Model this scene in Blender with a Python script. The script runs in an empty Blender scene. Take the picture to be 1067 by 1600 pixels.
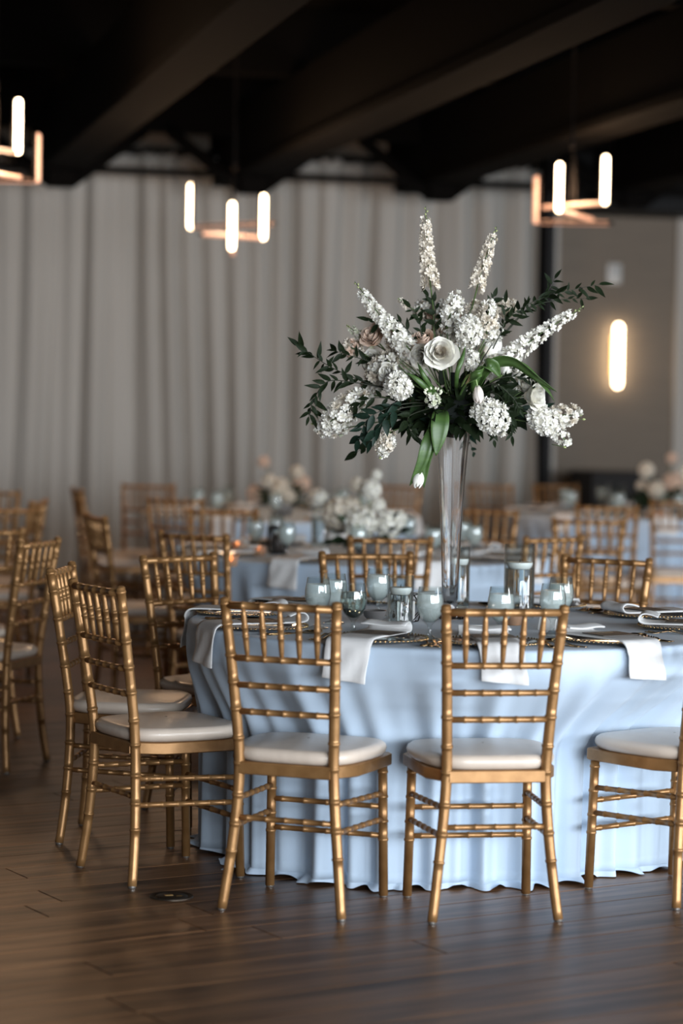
import bpy, bmesh, math, random
from mathutils import Vector, Matrix, noise
random.seed(11)
PI = math.pi
SC = bpy.context.scene
COL = SC.collection
# ------------------------------------------------------------------ camera
CAM_H, TILT, ROLL, FPX = 1.4892, 0.04588, 0.01715, 3779.0
_r0 = Vector((1, 0, 0)); _u0 = Vector((0, math.sin(TILT), math.cos(TILT)))
FWD = Vector((0, math.cos(TILT), -math.sin(TILT)))
RGT = _r0 * math.cos(ROLL) + _u0 * math.sin(ROLL)
UPV = _u0 * math.cos(ROLL) - _r0 * math.sin(ROLL)
EYE = Vector((0, 0, CAM_H))
cam_d = bpy.data.cameras.new('camera')
cam = bpy.data.objects.new('camera', cam_d); COL.objects.link(cam)
m = Matrix((RGT, UPV, -FWD)).transposed().to_4x4(); m.translation = EYE
cam.matrix_world = m
cam_d.sensor_fit = 'HORIZONTAL'; cam_d.sensor_width = 24.0; cam_d.lens = 85.0
cam_d.clip_start = 0.05; cam_d.clip_end = 200
cam_d.dof.use_dof = True; cam_d.dof.focus_distance = 7.75; cam_d.dof.aperture_fstop = 1.5
SC.camera = cam

def ray(px, py):
    return (FWD * FPX + RGT * (px - 533.5) - UPV * (py - 800.0)) / FPX
def at_y(px, py, Y):                       # the point of that picture ray at world depth Y
    d = ray(px, py); return EYE + d * (Y / d.y)
def at_z(px, py, z):
    d = ray(px, py); return EYE + d * ((z - CAM_H) / d.z)
def screen(p):
    v = Vector(p) - EYE; dz = v.dot(FWD)
    return 533.5 + FPX * v.dot(RGT) / dz, 800 - FPX * v.dot(UPV) / dz, dz

# ------------------------------------------------------------------ view, world, daylight
vs = SC.view_settings
vs.view_transform = 'Standard'; vs.look = 'None'; vs.gamma = 1.0; vs.exposure = 0.12
vs.use_curve_mapping = False
cy = SC.cycles
cy.use_denoising = True
cy.max_bounces = 10; cy.diffuse_bounces = 3; cy.glossy_bounces = 4; cy.transmission_bounces = 10; cy.transparent_max_bounces = 12
cy.caustics_reflective = False; cy.caustics_refractive = False
cy.sample_clamp_indirect = 4.0; cy.blur_glossy = 0.5
W = bpy.data.worlds.new('world'); SC.world = W; W.use_nodes = True
bg = W.node_tree.nodes['Background']; bg.inputs[0].default_value = (0.55, 0.72, 1.0, 1); bg.inputs[1].default_value = 1.0

YAW = math.radians(13.0)                   # the hall stands turned to the camera
AX = Vector((math.cos(YAW), math.sin(YAW), 0)); BX = Vector((-math.sin(YAW), math.cos(YAW), 0))
def room(a, b, z): return AX * a + BX * b + Vector((0, 0, z))
A0, A1, B0, B1, ZC = -7.0, 12.5, -2.4, 19.0, 4.1
DAY = (0.86, 0.93, 1.0)
def day_light(name, center, normal, w, h, power):
    l = bpy.data.lights.new(name, 'AREA'); l.shape = 'RECTANGLE'; l.size = w; l.size_y = h
    l.energy = power; l.color = DAY
    o = bpy.data.objects.new(name, l); COL.objects.link(o)
    o.location = center; o.rotation_euler = (-Vector(normal)).to_track_quat('Z', 'Y').to_euler()
FRONT_WIN = [(1.2, 2.1), (3.6, 2.1), (6.0, 2.1), (8.4, 2.1), (10.8, 2.1)]
SIDE_WIN = [(-.6, 1.9), (1.8, 1.9)]
WZ0, WZ1 = 0.5, 3.0
for i_, (a, w) in enumerate(FRONT_WIN): day_light('window_%d_front_offscreen' % (i_ + 1), room(a, B0 + 0.03, (WZ0 + WZ1) / 2), BX, w - .1, WZ1 - WZ0 - .1, 340)
for i_, (b, w) in enumerate(SIDE_WIN): day_light('window_%d_right_offscreen' % (len(FRONT_WIN) + i_ + 1), room(A1 - 0.03, b, (WZ0 + WZ1) / 2), -AX, w - .1, WZ1 - WZ0 - .1, 460)

# ------------------------------------------------------------------ materials
MATS = {}
def mat(name, col, rough=0.5, metal=0.0, **k):
    if name in MATS: return MATS[name]
    M = bpy.data.materials.new(name); M.use_nodes = True; MATS[name] = M
    nt = M.node_tree; p = nt.nodes['Principled BSDF']
    p.inputs['Base Color'].default_value = (*col, 1); p.inputs['Roughness'].default_value = rough; p.inputs['Metallic'].default_value = metal
    if 'trans' in k: p.inputs['Transmission Weight'].default_value = k['trans']
    if 'ior' in k: p.inputs['IOR'].default_value = k['ior']
    if 'sheen' in k: p.inputs['Sheen Weight'].default_value = k['sheen']
    if 'alpha' in k: p.inputs['Alpha'].default_value = k['alpha']
    if 'spec' in k: p.inputs['Specular IOR Level'].default_value = k['spec']
    if 'coat' in k: p.inputs['Coat Weight'].default_value = k['coat']
    if 'sss' in k:
        p.inputs['Subsurface Weight'].default_value = k['sss']; p.inputs['Subsurface Radius'].default_value = (.02, .02, .015); p.inputs['Subsurface Scale'].default_value = .3
    if 'emit' in k:
        p.inputs['Emission Color'].default_value = (*k['emit'], 1); p.inputs['Emission Strength'].default_value = k['es']
    var = k.get('var')                       # (second colour, noise scale, object space?)
    if var:
        c2, sc = var[0], var[1]
        tc = nt.nodes.new('ShaderNodeTexCoord'); nz = nt.nodes.new('ShaderNodeTexNoise'); mp = nt.nodes.new('ShaderNodeMapping')
        nz.inputs['Scale'].default_value = sc; nz.inputs['Detail'].default_value = 4
        if len(var) > 2: mp.inputs['Scale'].default_value = var[2]
        rp = nt.nodes.new('ShaderNodeValToRGB'); rp.color_ramp.elements[0].position = .3; rp.color_ramp.elements[1].position = .7
        rp.color_ramp.elements[0].color = (*col, 1); rp.color_ramp.elements[1].color = (*c2, 1)
        nt.links.new(tc.outputs['Object'], mp.inputs['Vector']); nt.links.new(mp.outputs[0], nz.inputs['Vector'])
        nt.links.new(nz.outputs['Fac'], rp.inputs['Fac']); nt.links.new(rp.outputs['Color'], p.inputs['Base Color'])
    bp = k.get('bump')                       # (scale, strength, stretch)
    if bp:
        tc = nt.nodes.new('ShaderNodeTexCoord'); nz = nt.nodes.new('ShaderNodeTexNoise'); mp = nt.nodes.new('ShaderNodeMapping'); bn = nt.nodes.new('ShaderNodeBump')
        nz.inputs['Scale'].default_value = bp[0]; nz.inputs['Detail'].default_value = 3
        mp.inputs['Scale'].default_value = bp[2] if len(bp) > 2 else (1, 1, 1)
        bn.inputs['Strength'].default_value = bp[1]; bn.inputs['Distance'].default_value = .01
        nt.links.new(tc.outputs['Object'], mp.inputs['Vector']); nt.links.new(mp.outputs[0], nz.inputs['Vector'])
        nt.links.new(nz.outputs['Fac'], bn.inputs['Height']); nt.links.new(bn.outputs[0], p.inputs['Normal'])
    return M
gold = mat('gold_paint', (.40, .215, .085), .36, .5, var=((.28, .14, .05), 22.0))
ivory = mat('ivory_vinyl', (.70, .59, .49), .36, 0, var=((.64, .53, .44), 9.0), bump=(35, .12), coat=.15)
cloth = mat('white_cloth', (.56, .685, .83), .8, 0, sheen=.15, bump=(420, .08))
napkin_m = mat('napkin_linen', (.83, .82, .81), .85, 0, bump=(500, .12))
curtain_m = mat('grey_drape', (.42, .405, .375), .85, 0, sheen=.05)
black = mat('black_paint', (.004, .0035, .0035), .6, spec=.2)
ceil_m = mat('black_ceiling', (.004, .0036, .0033), .9, bump=(6, .2), spec=.04)
wall_m = mat('grasscloth_wall', (.20, .165, .13), .85, 0, var=((.175, .145, .115), 3.0, (1, 1, 14)))
wallp = mat('painted_wall', (.33, .30, .27), .85, 0, var=((.30, .275, .25), 1.5))
trim_m = mat('pale_trim', (.42, .39, .35), .6)
white_pl = mat('white_plastic', (.62, .61, .58), .45)
glass = mat('clear_glass', (1, 1, 1), .0, 0, trans=1.0, ior=1.45)
def thin_glass_mat(name, tint, ior):           # thin-walled glass: clear transmission plus Fresnel reflection
    M = bpy.data.materials.new(name); M.use_nodes = True; nt = M.node_tree; nt.nodes.remove(nt.nodes['Principled BSDF'])
    t = nt.nodes.new('ShaderNodeBsdfTransparent'); g = nt.nodes.new('ShaderNodeBsdfGlossy'); f = nt.nodes.new('ShaderNodeLayerWeight'); x = nt.nodes.new('ShaderNodeMixShader')
    pw = nt.nodes.new('ShaderNodeMath'); pw.operation = 'POWER'; pw.inputs[1].default_value = 2.6; ml = nt.nodes.new('ShaderNodeMath'); ml.operation = 'MULTIPLY_ADD'; ml.inputs[1].default_value = .75; ml.inputs[2].default_value = .045
    t.inputs[0].default_value = (*tint, 1); g.inputs['Roughness'].default_value = .03; f.inputs['Blend'].default_value = .5
    nt.links.new(f.outputs['Facing'], pw.inputs[0]); nt.links.new(pw.outputs[0], ml.inputs[0]); nt.links.new(ml.outputs[0], x.inputs[0])
    nt.links.new(t.outputs[0], x.inputs[1]); nt.links.new(g.outputs[0], x.inputs[2]); nt.links.new(x.outputs[0], nt.nodes['Material Output'].inputs[0]); return M
thin_glass = thin_glass_mat('thin_glass', (.93, .955, .955), 1.5)
water_m = mat('water', (.93, .97, .97), .0, 0, trans=1.0, ior=1.33)
ice_water = mat('iced_water', (.86, .90, .87), .25, 0, alpha=.42, bump=(160, .2))
dark_drink = mat('clear_green_water', (.66, .74, .70), .06, 0, trans=.93, ior=1.33)
wax = mat('white_wax', (.85, .84, .80), .45, 0, sss=.3)
wick_m = mat('wick', (.05, .04, .03), .9)
brass = mat('brass', (.62, .40, .17), .3, .9)
gold_cut = mat('gold_cutlery', (.78, .52, .26), .16, 1.0)
card_m = mat('taupe_card', (.085, .07, .06), .6)
paper_m = mat('white_card', (.82, .81, .79), .7)
dkmetal = mat('dark_bronze', (.05, .038, .028), .4, .8)
steel = mat('steel_glide', (.5, .48, .45), .35, .9)
bowl_m = mat('grey_ceramic', (.16, .15, .145), .35)
led = mat('led_tube', (1, .9, .8), .4, emit=(1.0, .74, .47), es=13.0)
led_dim = mat('led_bar', (.3, .22, .18), .4, emit=(1.0, .45, .26), es=.85)
flame_m = mat('tealight_flame', (1, .6, .3), .4, emit=(1.0, .42, .12), es=14.0)
amber = mat('amber_votive', (.75, .45, .28), .25, 0, trans=.55)
def petal(n, c, c2=None, s=.25): return mat(n, c, .55, 0, sss=s, **({'var': (c2, 30.0)} if c2 else {}))
petal_w = petal('petal_white', (.95, .91, .80), (.95, .93, .86))
petal_c = petal('petal_cream', (.82, .77, .66), (.80, .70, .58))
petal_p = petal('petal_peach', (.78, .55, .42), (.80, .66, .54))
petal_g = petal('petal_green_white', (.66, .70, .48), (.76, .77, .64))
bud_g = petal('bud_green', (.30, .36, .14), (.45, .48, .24))
petal_t = petal('petal_tulip', (.80, .68, .60), (.84, .79, .72))
leaf_d = mat('leaf_dark', (.007, .012, .005), .5, 0, spec=.08, var=((.016, .026, .011), 8.0))
leaf_m = mat('leaf_mid', (.014, .030, .013), .5, 0, spec=.12, var=((.028, .050, .02), 8.0))
leaf_b = mat('leaf_blue', (.008, .018, .010), .45, 0, spec=.15, var=((.014, .032, .022), 8.0))
leaf_l = mat('leaf_tulip', (.045, .095, .022), .42, 0, var=((.075, .14, .035), 12.0, (1, 1, 6)))
stem_m = mat('stem_green', (.08, .13, .04), .5)
foam = mat('dark_foam', (.006, .010, .007), .9)

def floor_material():
    M = bpy.data.materials.new('walnut_planks'); M.use_nodes = True; nt = M.node_tree; N = nt.nodes.new; L = nt.links.new
    p = nt.nodes['Principled BSDF']
    g = N('ShaderNodeNewGeometry'); mp = N('ShaderNodeMapping'); mp.inputs['Rotation'].default_value = (0, 0, -PLY)
    oi = N('ShaderNodeObjectInfo'); off = N('ShaderNodeVectorMath'); off.operation = 'SCALE'; off.inputs[0].default_value = (13, 7, 3)
    at = N('ShaderNodeAttribute'); at.attribute_name = 'tone'
    ad0 = N('ShaderNodeMath'); ad0.operation = 'ADD'; L(oi.outputs['Random'], ad0.inputs[0]); L(at.outputs['Fac'], ad0.inputs[1])
    fr = N('ShaderNodeMath'); fr.operation = 'FRACT'; L(ad0.outputs[0], fr.inputs[0])
    L(fr.outputs[0], off.inputs['Scale'])
    ad = N('ShaderNodeVectorMath'); ad.operation = 'ADD'
    L(g.outputs['Position'], mp.inputs['Vector']); L(mp.outputs[0], ad.inputs[0]); L(off.outputs[0], ad.inputs[1])
    m2 = N('ShaderNodeMapping'); m2.inputs['Scale'].default_value = (.7, 9, 1); L(ad.outputs[0], m2.inputs['Vector'])
    n1 = N('ShaderNodeTexNoise'); n1.inputs['Scale'].default_value = 2.2; n1.inputs['Detail'].default_value = 6; n1.inputs['Roughness'].default_value = .6; n1.inputs['Distortion'].default_value = .6
    L(m2.outputs[0], n1.inputs['Vector'])
    rp = N('ShaderNodeValToRGB'); e = rp.color_ramp.elements; e[0].position = .32; e[1].position = .72
    e[0].color = (.040, .018, .008, 1); e[1].color = (.27, .13, .058, 1)
    L(n1.outputs['Fac'], rp.inputs['Fac'])
    mr = N('ShaderNodeMapRange'); mr.inputs[3].default_value = .6; mr.inputs[4].default_value = 1.3; L(fr.outputs[0], mr.inputs[0])
    mx = N('ShaderNodeVectorMath'); mx.operation = 'SCALE'; L(rp.outputs['Color'], mx.inputs[0]); L(mr.outputs[0], mx.inputs['Scale'])
    L(mx.outputs[0], p.inputs['Base Color'])
    r2 = N('ShaderNodeMapRange'); r2.inputs[3].default_value = .48; r2.inputs[4].default_value = .34; L(n1.outputs['Fac'], r2.inputs[0]); L(r2.outputs[0], p.inputs['Roughness'])
    b = N('ShaderNodeBump'); b.inputs['Strength'].default_value = .12; b.inputs['Distance'].default_value = .004
    L(n1.outputs['Fac'], b.inputs['Height']); L(b.outputs[0], p.inputs['Normal'])
    return M
PLY = math.radians(31.0)
floor_m = floor_material()

# ------------------------------------------------------------------ mesh helpers
class MB:
    def __init__(s): s.v = []; s.f = []; s.mi = []; s.cur = 0
    def add(s, v, f):
        o = len(s.v); s.v += [tuple(x) for x in v]; s.f += [tuple(i + o for i in q) for q in f]; s.mi += [s.cur] * len(f); return s
    def box(s, lo, hi, M=None):
        x0, y0, z0 = lo; x1, y1, z1 = hi
        v = [Vector(c) for c in ((x0, y0, z0), (x1, y0, z0), (x1, y1, z0), (x0, y1, z0), (x0, y0, z1), (x1, y0, z1), (x1, y1, z1), (x0, y1, z1))]
        if M: v = [M @ c for c in v]
        return s.add(v, [(0, 3, 2, 1), (4, 5, 6, 7), (0, 1, 5, 4), (1, 2, 6, 5), (2, 3, 7, 6), (3, 0, 4, 7)])
    def bbox(s, lo, hi, b=.004, M=None):     # box with chamfered edges
        bm = bmesh.new(); bmesh.ops.create_cube(bm, size=1)
        c = [(lo[i] + hi[i]) / 2 for i in range(3)]; d = [hi[i] - lo[i] for i in range(3)]
        for v in bm.verts: v.co = Vector([c[i] + v.co[i] * d[i] for i in range(3)])
        bmesh.ops.bevel(bm, geom=bm.edges[:], offset=b, segments=1, affect='EDGES', profile=.5)
        bm.verts.index_update()
        s.add([(M @ v.co) if M else v.co.copy() for v in bm.verts], [[v.index for v in f.verts] for f in bm.faces]); bm.free(); return s
    def lathe(s, prof, n=24, c=(0, 0, 0), M=None):
        v = []; f = []; k = len(prof); c = Vector(c)
        for j in range(n):
            a = 2 * PI * j / n
            for r, z in prof:
                q = Vector((r * math.cos(a), r * math.sin(a), z)); q = (M @ q) if M else q; v.append(q + c)
        for j in range(n):
            for i in range(k - 1):
                a, b = j * k + i, ((j + 1) % n) * k + i
                f.append((a, b, b + 1, a + 1))
        return s.add(v, f)
    def tube(s, path, rad, n=8, cap=True):
        P = [Vector(p) for p in path]; k = len(P)
        R = rad if hasattr(rad, '__len__') else [rad] * k
        t0 = (P[1] - P[0]).normalized(); nrm = t0.orthogonal().normalized(); v = []; f = []
        for i in range(k):
            t = (P[min(i + 1, k - 1)] - P[max(i - 1, 0)]).normalized()
            nrm = (nrm - t * nrm.dot(t)).normalized(); bi = t.cross(nrm)
            for j in range(n):
                a = 2 * PI * j / n; v.append(P[i] + (nrm * math.cos(a) + bi * math.sin(a)) * R[i])
        for i in range(k - 1):
            for j in range(n): f.append((i * n + j, i * n + (j + 1) % n, (i + 1) * n + (j + 1) % n, (i + 1) * n + j))
        if cap: f.append(tuple(range(n))[::-1]); f.append(tuple((k - 1) * n + j for j in range(n)))
        return s.add(v, f)
    def grid(s, fn, nu, nv, closed_u=False):
        v = [fn(i / nu, j / nv) for i in range(nu if closed_u else nu + 1) for j in range(nv + 1)]; f = []
        for i in range(nu):
            i2 = (i + 1) % nu if closed_u else i + 1
            for j in range(nv): f.append((i * (nv + 1) + j, i2 * (nv + 1) + j, i2 * (nv + 1) + j + 1, i * (nv + 1) + j + 1))
        return s.add(v, f)
    def inst(s, o, M):
        return s.add([M @ Vector(v) for v in o.v], o.f)
    def mesh(s, name, mats, smooth=True):
        me = bpy.data.meshes.new(name); me.from_pydata(s.v, [], s.f)
        for x in (mats if isinstance(mats, (list, tuple)) else [mats]): me.materials.append(x)
        if any(s.mi): me.polygons.foreach_set('material_index', s.mi)
        if smooth: me.polygons.foreach_set('use_smooth', [True] * len(me.polygons))
        me.update()
        return me
    def build(s, name, mats, parent=None, smooth=True, sharp=None):
        me = s.mesh(name, mats, smooth)
        if sharp: me.set_sharp_from_angle(angle=math.radians(sharp))
        return link(name, me, parent)
def link(name, me, parent=None, M=None):
    o = bpy.data.objects.new(name, me); COL.objects.link(o)
    if parent is not None: o.parent = parent
    if M is not None: o.matrix_basis = M
    return o
def tag(o, label=None, cat=None, group=None, kind=None):
    if label: o['label'] = label
    if cat: o['category'] = cat
    if group: o['group'] = group
    if kind: o['kind'] = kind
    return o
def thing(name, label, cat, loc=(0, 0, 0), rz=0, group=None):
    o = bpy.data.objects.new(name, None); COL.objects.link(o); o.empty_display_size = .05
    o.location = loc; o.rotation_euler = (0, 0, rz); return tag(o, label, cat, group)
def kids(o): return [c for c in bpy.data.objects if c.parent == o]
TREE = {}
def copy_tree(o, parent=None, glow=None):
    if o.name not in TREE: TREE[o.name] = kids(o)
    c = o.copy(); COL.objects.link(c); c.parent = parent
    if glow and c.type == 'LIGHT': c.data = c.data.copy(); c.data.energy = glow
    for ch in TREE[o.name]: copy_tree(ch, c, glow)
    return c
def place(proto, loc, rz, label=None, group=None, first=[set()]):
    if proto.name in first[0]: o = copy_tree(proto)
    else: first[0].add(proto.name); TREE.setdefault(proto.name, kids(proto)); o = proto
    o.location = loc; o.rotation_euler = (0, 0, rz); return tag(o, label, None, group)
def RZ(a): return Matrix.Rotation(a, 4, 'Z')
def frame(pos, z, roll=0, s=1):            # matrix whose local Z points along z
    q = Vector(z).to_track_quat('Z', 'Y').to_matrix().to_4x4() @ RZ(roll)
    sc = Matrix.Diagonal((s, s, s, 1)) if not hasattr(s, '__len__') else Matrix.Diagonal((*s, 1))
    return Matrix.Translation(pos) @ q @ sc
RM = RZ(YAW)                               # room frame
def spline(P, n):                          # Catmull-Rom through points
    P = [Vector(p) for p in P]; Q = [2 * P[0] - P[1]] + P + [2 * P[-1] - P[-2]]; out = []
    for i in range(1, len(Q) - 2):
        for k in range(n):
            t = k / n; a, b, c, d = Q[i - 1:i + 3]
            out.append(.5 * ((2 * b) + (c - a) * t + (2 * a - 5 * b + 4 * c - d) * t * t + (3 * b - a - 3 * c + d) * t ** 3))
    return out + [P[-1]]

# ================================================================== SETTING
def struct(o): return tag(o, kind='structure')
# floor: base slab, planks
FL = struct(MB().box((A0 - .3, B0 - .3, -.2), (A1 + .3, B1 + .5, -.012), RM).build('floor', mat('subfloor', (.02, .012, .008), .9), smooth=False))
px_, qx_ = Vector((math.cos(PLY), math.sin(PLY), 0)), Vector((-math.sin(PLY), math.cos(PLY), 0))
plank_me = {}
far_pl = MB(); far_tone = []
PW = .18
def plank_mesh(Ln):
    if Ln not in plank_me: plank_me[Ln] = MB().bbox((0, .0012, -.015), (Ln - .0025, PW - .0012, 0), .002, RZ(PLY)).mesh('plank', floor_m, False)
    return plank_me[Ln]
n_pl = 0
corners = [room(a, b, 0) for a in (A0, A1) for b in (B0, B1)]
qs = [c.dot(qx_) for c in corners]; ps = [c.dot(px_) for c in corners]
rnd = random.Random(5)
for j in range(int(min(qs) / PW) - 1, int(max(qs) / PW) + 1):
    x = min(ps) - rnd.random() * 1.5
    while x < max(ps):
        Ln = rnd.choice((1.2, 1.5, 1.8, 2.1)); c = px_ * (x + Ln / 2) + qx_ * ((j + .5) * PW)
        a, b = c.dot(AX), c.dot(BX)
        if A0 - .6 < a < A1 + .6 and B0 - .6 < b < B1 + .6:
            vis = False
            if 4.8 < c.y < 14:
                for t in (0, .25, .5, .75, 1):
                    sx, sy, dz = screen(px_ * (x + Ln * t) + qx_ * ((j + .5) * PW))
                    if dz > 0 and -40 < sx < 1107 and sy < 1660: vis = True
            o0 = px_ * x + qx_ * (j * PW)
            if vis and n_pl < 295:
                n_pl += 1; link('plank', plank_mesh(Ln), FL, Matrix.Translation(o0))
            else:
                k0 = len(far_pl.f); far_pl.box((0, .0012, -.015), (Ln - .0025, PW - .0012, 0), Matrix.Translation(o0) @ RZ(PLY)); far_tone += [rnd.random()] * (len(far_pl.f) - k0)
        x += Ln
fo = far_pl.build('distant_planks', floor_m, FL, smooth=False); fo['kind'] = 'stuff'
at_ = fo.data.attributes.new('tone', 'FLOAT', 'FACE'); at_.data.foreach_set('value', far_tone)
# walls
def wall_with_windows(name, wins, along_a):
    mb = MB(); lo, hi = (A0, A1) if along_a else (B0, B1)
    def bx(u0, u1, z0, z1):
        if along_a: mb.box((u0, B0 - .25, z0), (u1, B0, z1), RM)
        else: mb.box((A1, u0, z0), (A1 + .25, u1, z1), RM)
    bx(lo - .25, hi + .25, 0, WZ0); bx(lo - .25, hi + .25, WZ1, ZC)
    e = lo - .25
    for c, w in wins: bx(e, c - w / 2, WZ0, WZ1); e = c + w / 2
    bx(e, hi + .25, WZ0, WZ1)
    return struct(mb.build(name, wallp, smooth=False))
wall_with_windows('wall_front', FRONT_WIN, True)
wall_with_windows('wall_right', SIDE_WIN, False)
struct(MB().box((A0 - .25, B0 - .25, 0), (A0, B1 + .3, ZC), RM).build('wall_left', wallp, smooth=False))
struct(MB().box((A0, B1, 0), (A1 + .25, B1 + .25, ZC), RM).build('wall_back', wall_m, smooth=False))
struct(MB().box((A0 - .25, B0 - .25, ZC), (A1 + .25, B1 + .3, ZC + .15), RM).build('ceiling', ceil_m, smooth=False))
k = 0
for side, wins in ((True, FRONT_WIN), (False, SIDE_WIN)):
    for c, w in wins:
        k += 1; mb = MB(); gl = MB()
        for u0, u1, z0, z1 in ((c - w / 2, c - w / 2 + .05, WZ0, WZ1), (c + w / 2 - .05, c + w / 2, WZ0, WZ1), (c - .02, c + .02, WZ0, WZ1), (c - w / 2, c + w / 2, WZ0, WZ0 + .05), (c - w / 2, c + w / 2, WZ1 - .05, WZ1), (c - w / 2, c + w / 2, 2.2, 2.24)):
            if side: mb.box((u0, B0 - .16, z0), (u1, B0 - .09, z1), RM)
            else: mb.box((A1 + .09, u0, z0), (A1 + .16, u1, z1), RM)
        wo = struct(mb.build('window_%d' % k, black, smooth=False))
        for u0, u1, z0, z1 in ((c - w / 2 + .05, c - .02, WZ0 + .05, 2.2), (c + .02, c + w / 2 - .05, WZ0 + .05, 2.2), (c - w / 2 + .05, c - .02, 2.24, WZ1 - .05), (c + .02, c + w / 2 - .05, 2.24, WZ1 - .05)):
            q = MB()
            if side: q.box((u0, B0 - .128, z0), (u1, B0 - .122, z1), RM)
            else: q.box((A1 + .122, u0, z0), (A1 + .128, u1, z1), RM)
            q.build('pane', glass, wo, smooth=False)

# back wall dressing
CURT_B = B1 - .35
def on_back(px, py, b):                    # point where that picture ray meets the plane at room depth b
    d = ray(px, py); return EYE + d * ((b - EYE.dot(BX)) / d.dot(BX))
def a_at(px, b, py=500): return on_back(px, py, b).dot(AX)
def z_at(px, py, b): return on_back(px, py, b).z
c_end = a_at(837, CURT_B)
ctop = z_at(270, 247, CURT_B)
def curtain_fn(u, v):
    a = A0 + .05 + (c_end - A0 - .05) * u; z = .03 + (ctop + .04 - .03) * v
    w = a + .05 * math.sin(a * 1.7 + z * .35) + .025 * math.sin(a * 3.1 - z * .8 + 1.3)
    amp = .08 + .03 * math.sin(a * .9 + 2) + .02 * math.sin(a * 2.3)
    f = 1 - 2 * abs(math.sin(w * PI / .21 + 1.5 * math.sin(w * 1.9))) ** .8
    g = math.sin(w * 2 * PI / .61 + .6 * math.sin(w * 2.7))
    d = amp * f * (1 - .25 * v) + .06 * g * (1 - .5 * v) + .012 * math.sin(w * 40 + z)
    if v > .985: z -= .03 * (0.5 + .5 * math.cos(a * 2 * PI / .13))
    return room(a, CURT_B + d, z)
cu = thing('curtain', 'long grey floor-length pleated drape along the back wall', 'curtain', room(c_end, CURT_B, 0))
cu_inv = Matrix.Translation(-room(c_end, CURT_B, 0))
cm = MB().grid(lambda u, v: cu_inv @ curtain_fn(u, v), 1100, 30); cm.build('drape', curtain_m, cu)
MB().tube([cu_inv @ room(A0 + .05, CURT_B, ctop + .04), cu_inv @ room(c_end + .03, CURT_B, ctop + .04)], .03, 8).build('curtain_track', black, cu)
# dark column beside the curtain, lighter edge trim, far trim
ac = a_at(847, CURT_B)
struct(MB().bbox((ac - .01, CURT_B - .1, 0), (ac + .07, CURT_B + .12, ZC), .005, RM).build('trim_1', black, smooth=False))
a2 = a_at(861, B1)
struct(MB().bbox((a2 - .02, B1 - .03, 0), (a2 + .05, B1 + .01, 3.4), .004, RM).build('trim_2', trim_m, smooth=False))
a3 = a_at(1062, B1)
struct(MB().bbox((a3 - .05, B1 - .04, 0), (a3 + .5, B1 + .01, ZC), .004, RM).build('trim_3', trim_m, smooth=False))
struct(MB().bbox((a2 + .05, B1 - .02, 0), (a3 - .05, B1 + .01, .12), .004, RM).build('baseboard_back', black, smooth=False))
# soffit above the wall part, beams towards the windows, tie bars and knee braces
zs = z_at(960, 331, B1 - .5)
struct(MB().bbox((ac + .07, B1 - .6, zs), (A1, B1 + .02, ZC), .01, RM).build('trim_4', black, smooth=False))
BEAM_B = CURT_B - .9
zb = z_at(90, 288, BEAM_B)
beam_a = [a_at(x, BEAM_B) for x in (-205, 92, 390, 683, 985, 1290)]
beam_m = mat('black_steel', (.004, .0036, .0033), .9, spec=.04)
zt = z_at(260, 270, BEAM_B)
for i, a in enumerate(beam_a):
    o = MB().bbox((a - .11, B0 + .02, zb + .14), (a + .11, B1 - .02, zb + .62), .01, RM)
    o.bbox((a - .15, B0 + .02, zb + .10), (a + .15, B1 - .02, zb + .16), .008, RM)
    ob = struct(o.build('beam_%d' % (i + 1), beam_m, smooth=False))
    p = MB().bbox((a - .10, BEAM_B - .10, zb - .02), (a + .10, BEAM_B + .10, zb + .14), .01, RM)
    p.build('bracket', beam_m, ob, smooth=False)
    for sg in (-1, 1):
        MB().tube([room(a + sg * .06, BEAM_B, zb + .02), room(a + sg * .34, BEAM_B, zt + .10), room(a + sg * .62, BEAM_B, zb + .42)], [.06, .05, .045], 6).build('knee_brace', beam_m, ob)
struct(MB().bbox((beam_a[0], BEAM_B - .03, zt - .02), (beam_a[-1], BEAM_B + .03, zt + .03), .004, RM).build('beam_7', beam_m, smooth=False))
struct(MB().bbox((A0, BEAM_B + .15, ctop + .12), (A1, BEAM_B + .3, ZC), .004, RM).build('beam_8', beam_m, smooth=False))
for i, b in enumerate((5.5, 9.0, 12.5, 16.0)):
    struct(MB().bbox((A0, b - .09, zb + .62), (A1, b + .09, ZC), .006, RM).build('beam_%d' % (9 + i), beam_m, smooth=False))
# sconce and white wall box
p = on_back(961, 556, B1); s = 1 / (p - EYE).dot(FWD) * FPX
sc = thing('wall_sconce', 'glowing upright tube sconce on the grey wall', 'sconce', (0, 0, 0))
h = 100 / s; a, z = p.dot(AX), p.z
def cap_tube(mb, p0, p1, r, n=12):
    p0, p1 = Vector(p0), Vector(p1); d = (p1 - p0).normalized(); P = []; R = []
    for t in (0, .3, .6, .85, 1): P.append(p0 + d * r * (1 - math.cos(t * PI / 2))); R.append(max(r * math.sin(t * PI / 2), r * .05))
    for t in (1, .85, .6, .3, 0): P.append(p1 - d * r * (1 - math.cos(t * PI / 2))); R.append(max(r * math.sin(t * PI / 2), r * .05))
    return mb.tube(P, R, n)
cap_tube(MB(), room(a, B1 - .075, z - h / 2), room(a, B1 - .075, z + h / 2), .034).build('glow_tube', led, sc)
MB().bbox((a - .04, B1 - .02, z - h * .32), (a + .04, B1 + .005, z + h * .32), .005, RM).build('back_plate', brass, sc, smooth=False)
for dz in (-.2, .2): MB().tube([room(a, B1 - .045, z + dz), room(a, B1 - .015, z + dz)], .012, 8).build('mount_stud', brass, sc)
p = on_back(958, 428, B1); a, z = p.dot(AX), p.z
wb = thing('wall_control', 'small white control box on the grey wall above the sconce', 'control box')
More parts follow.
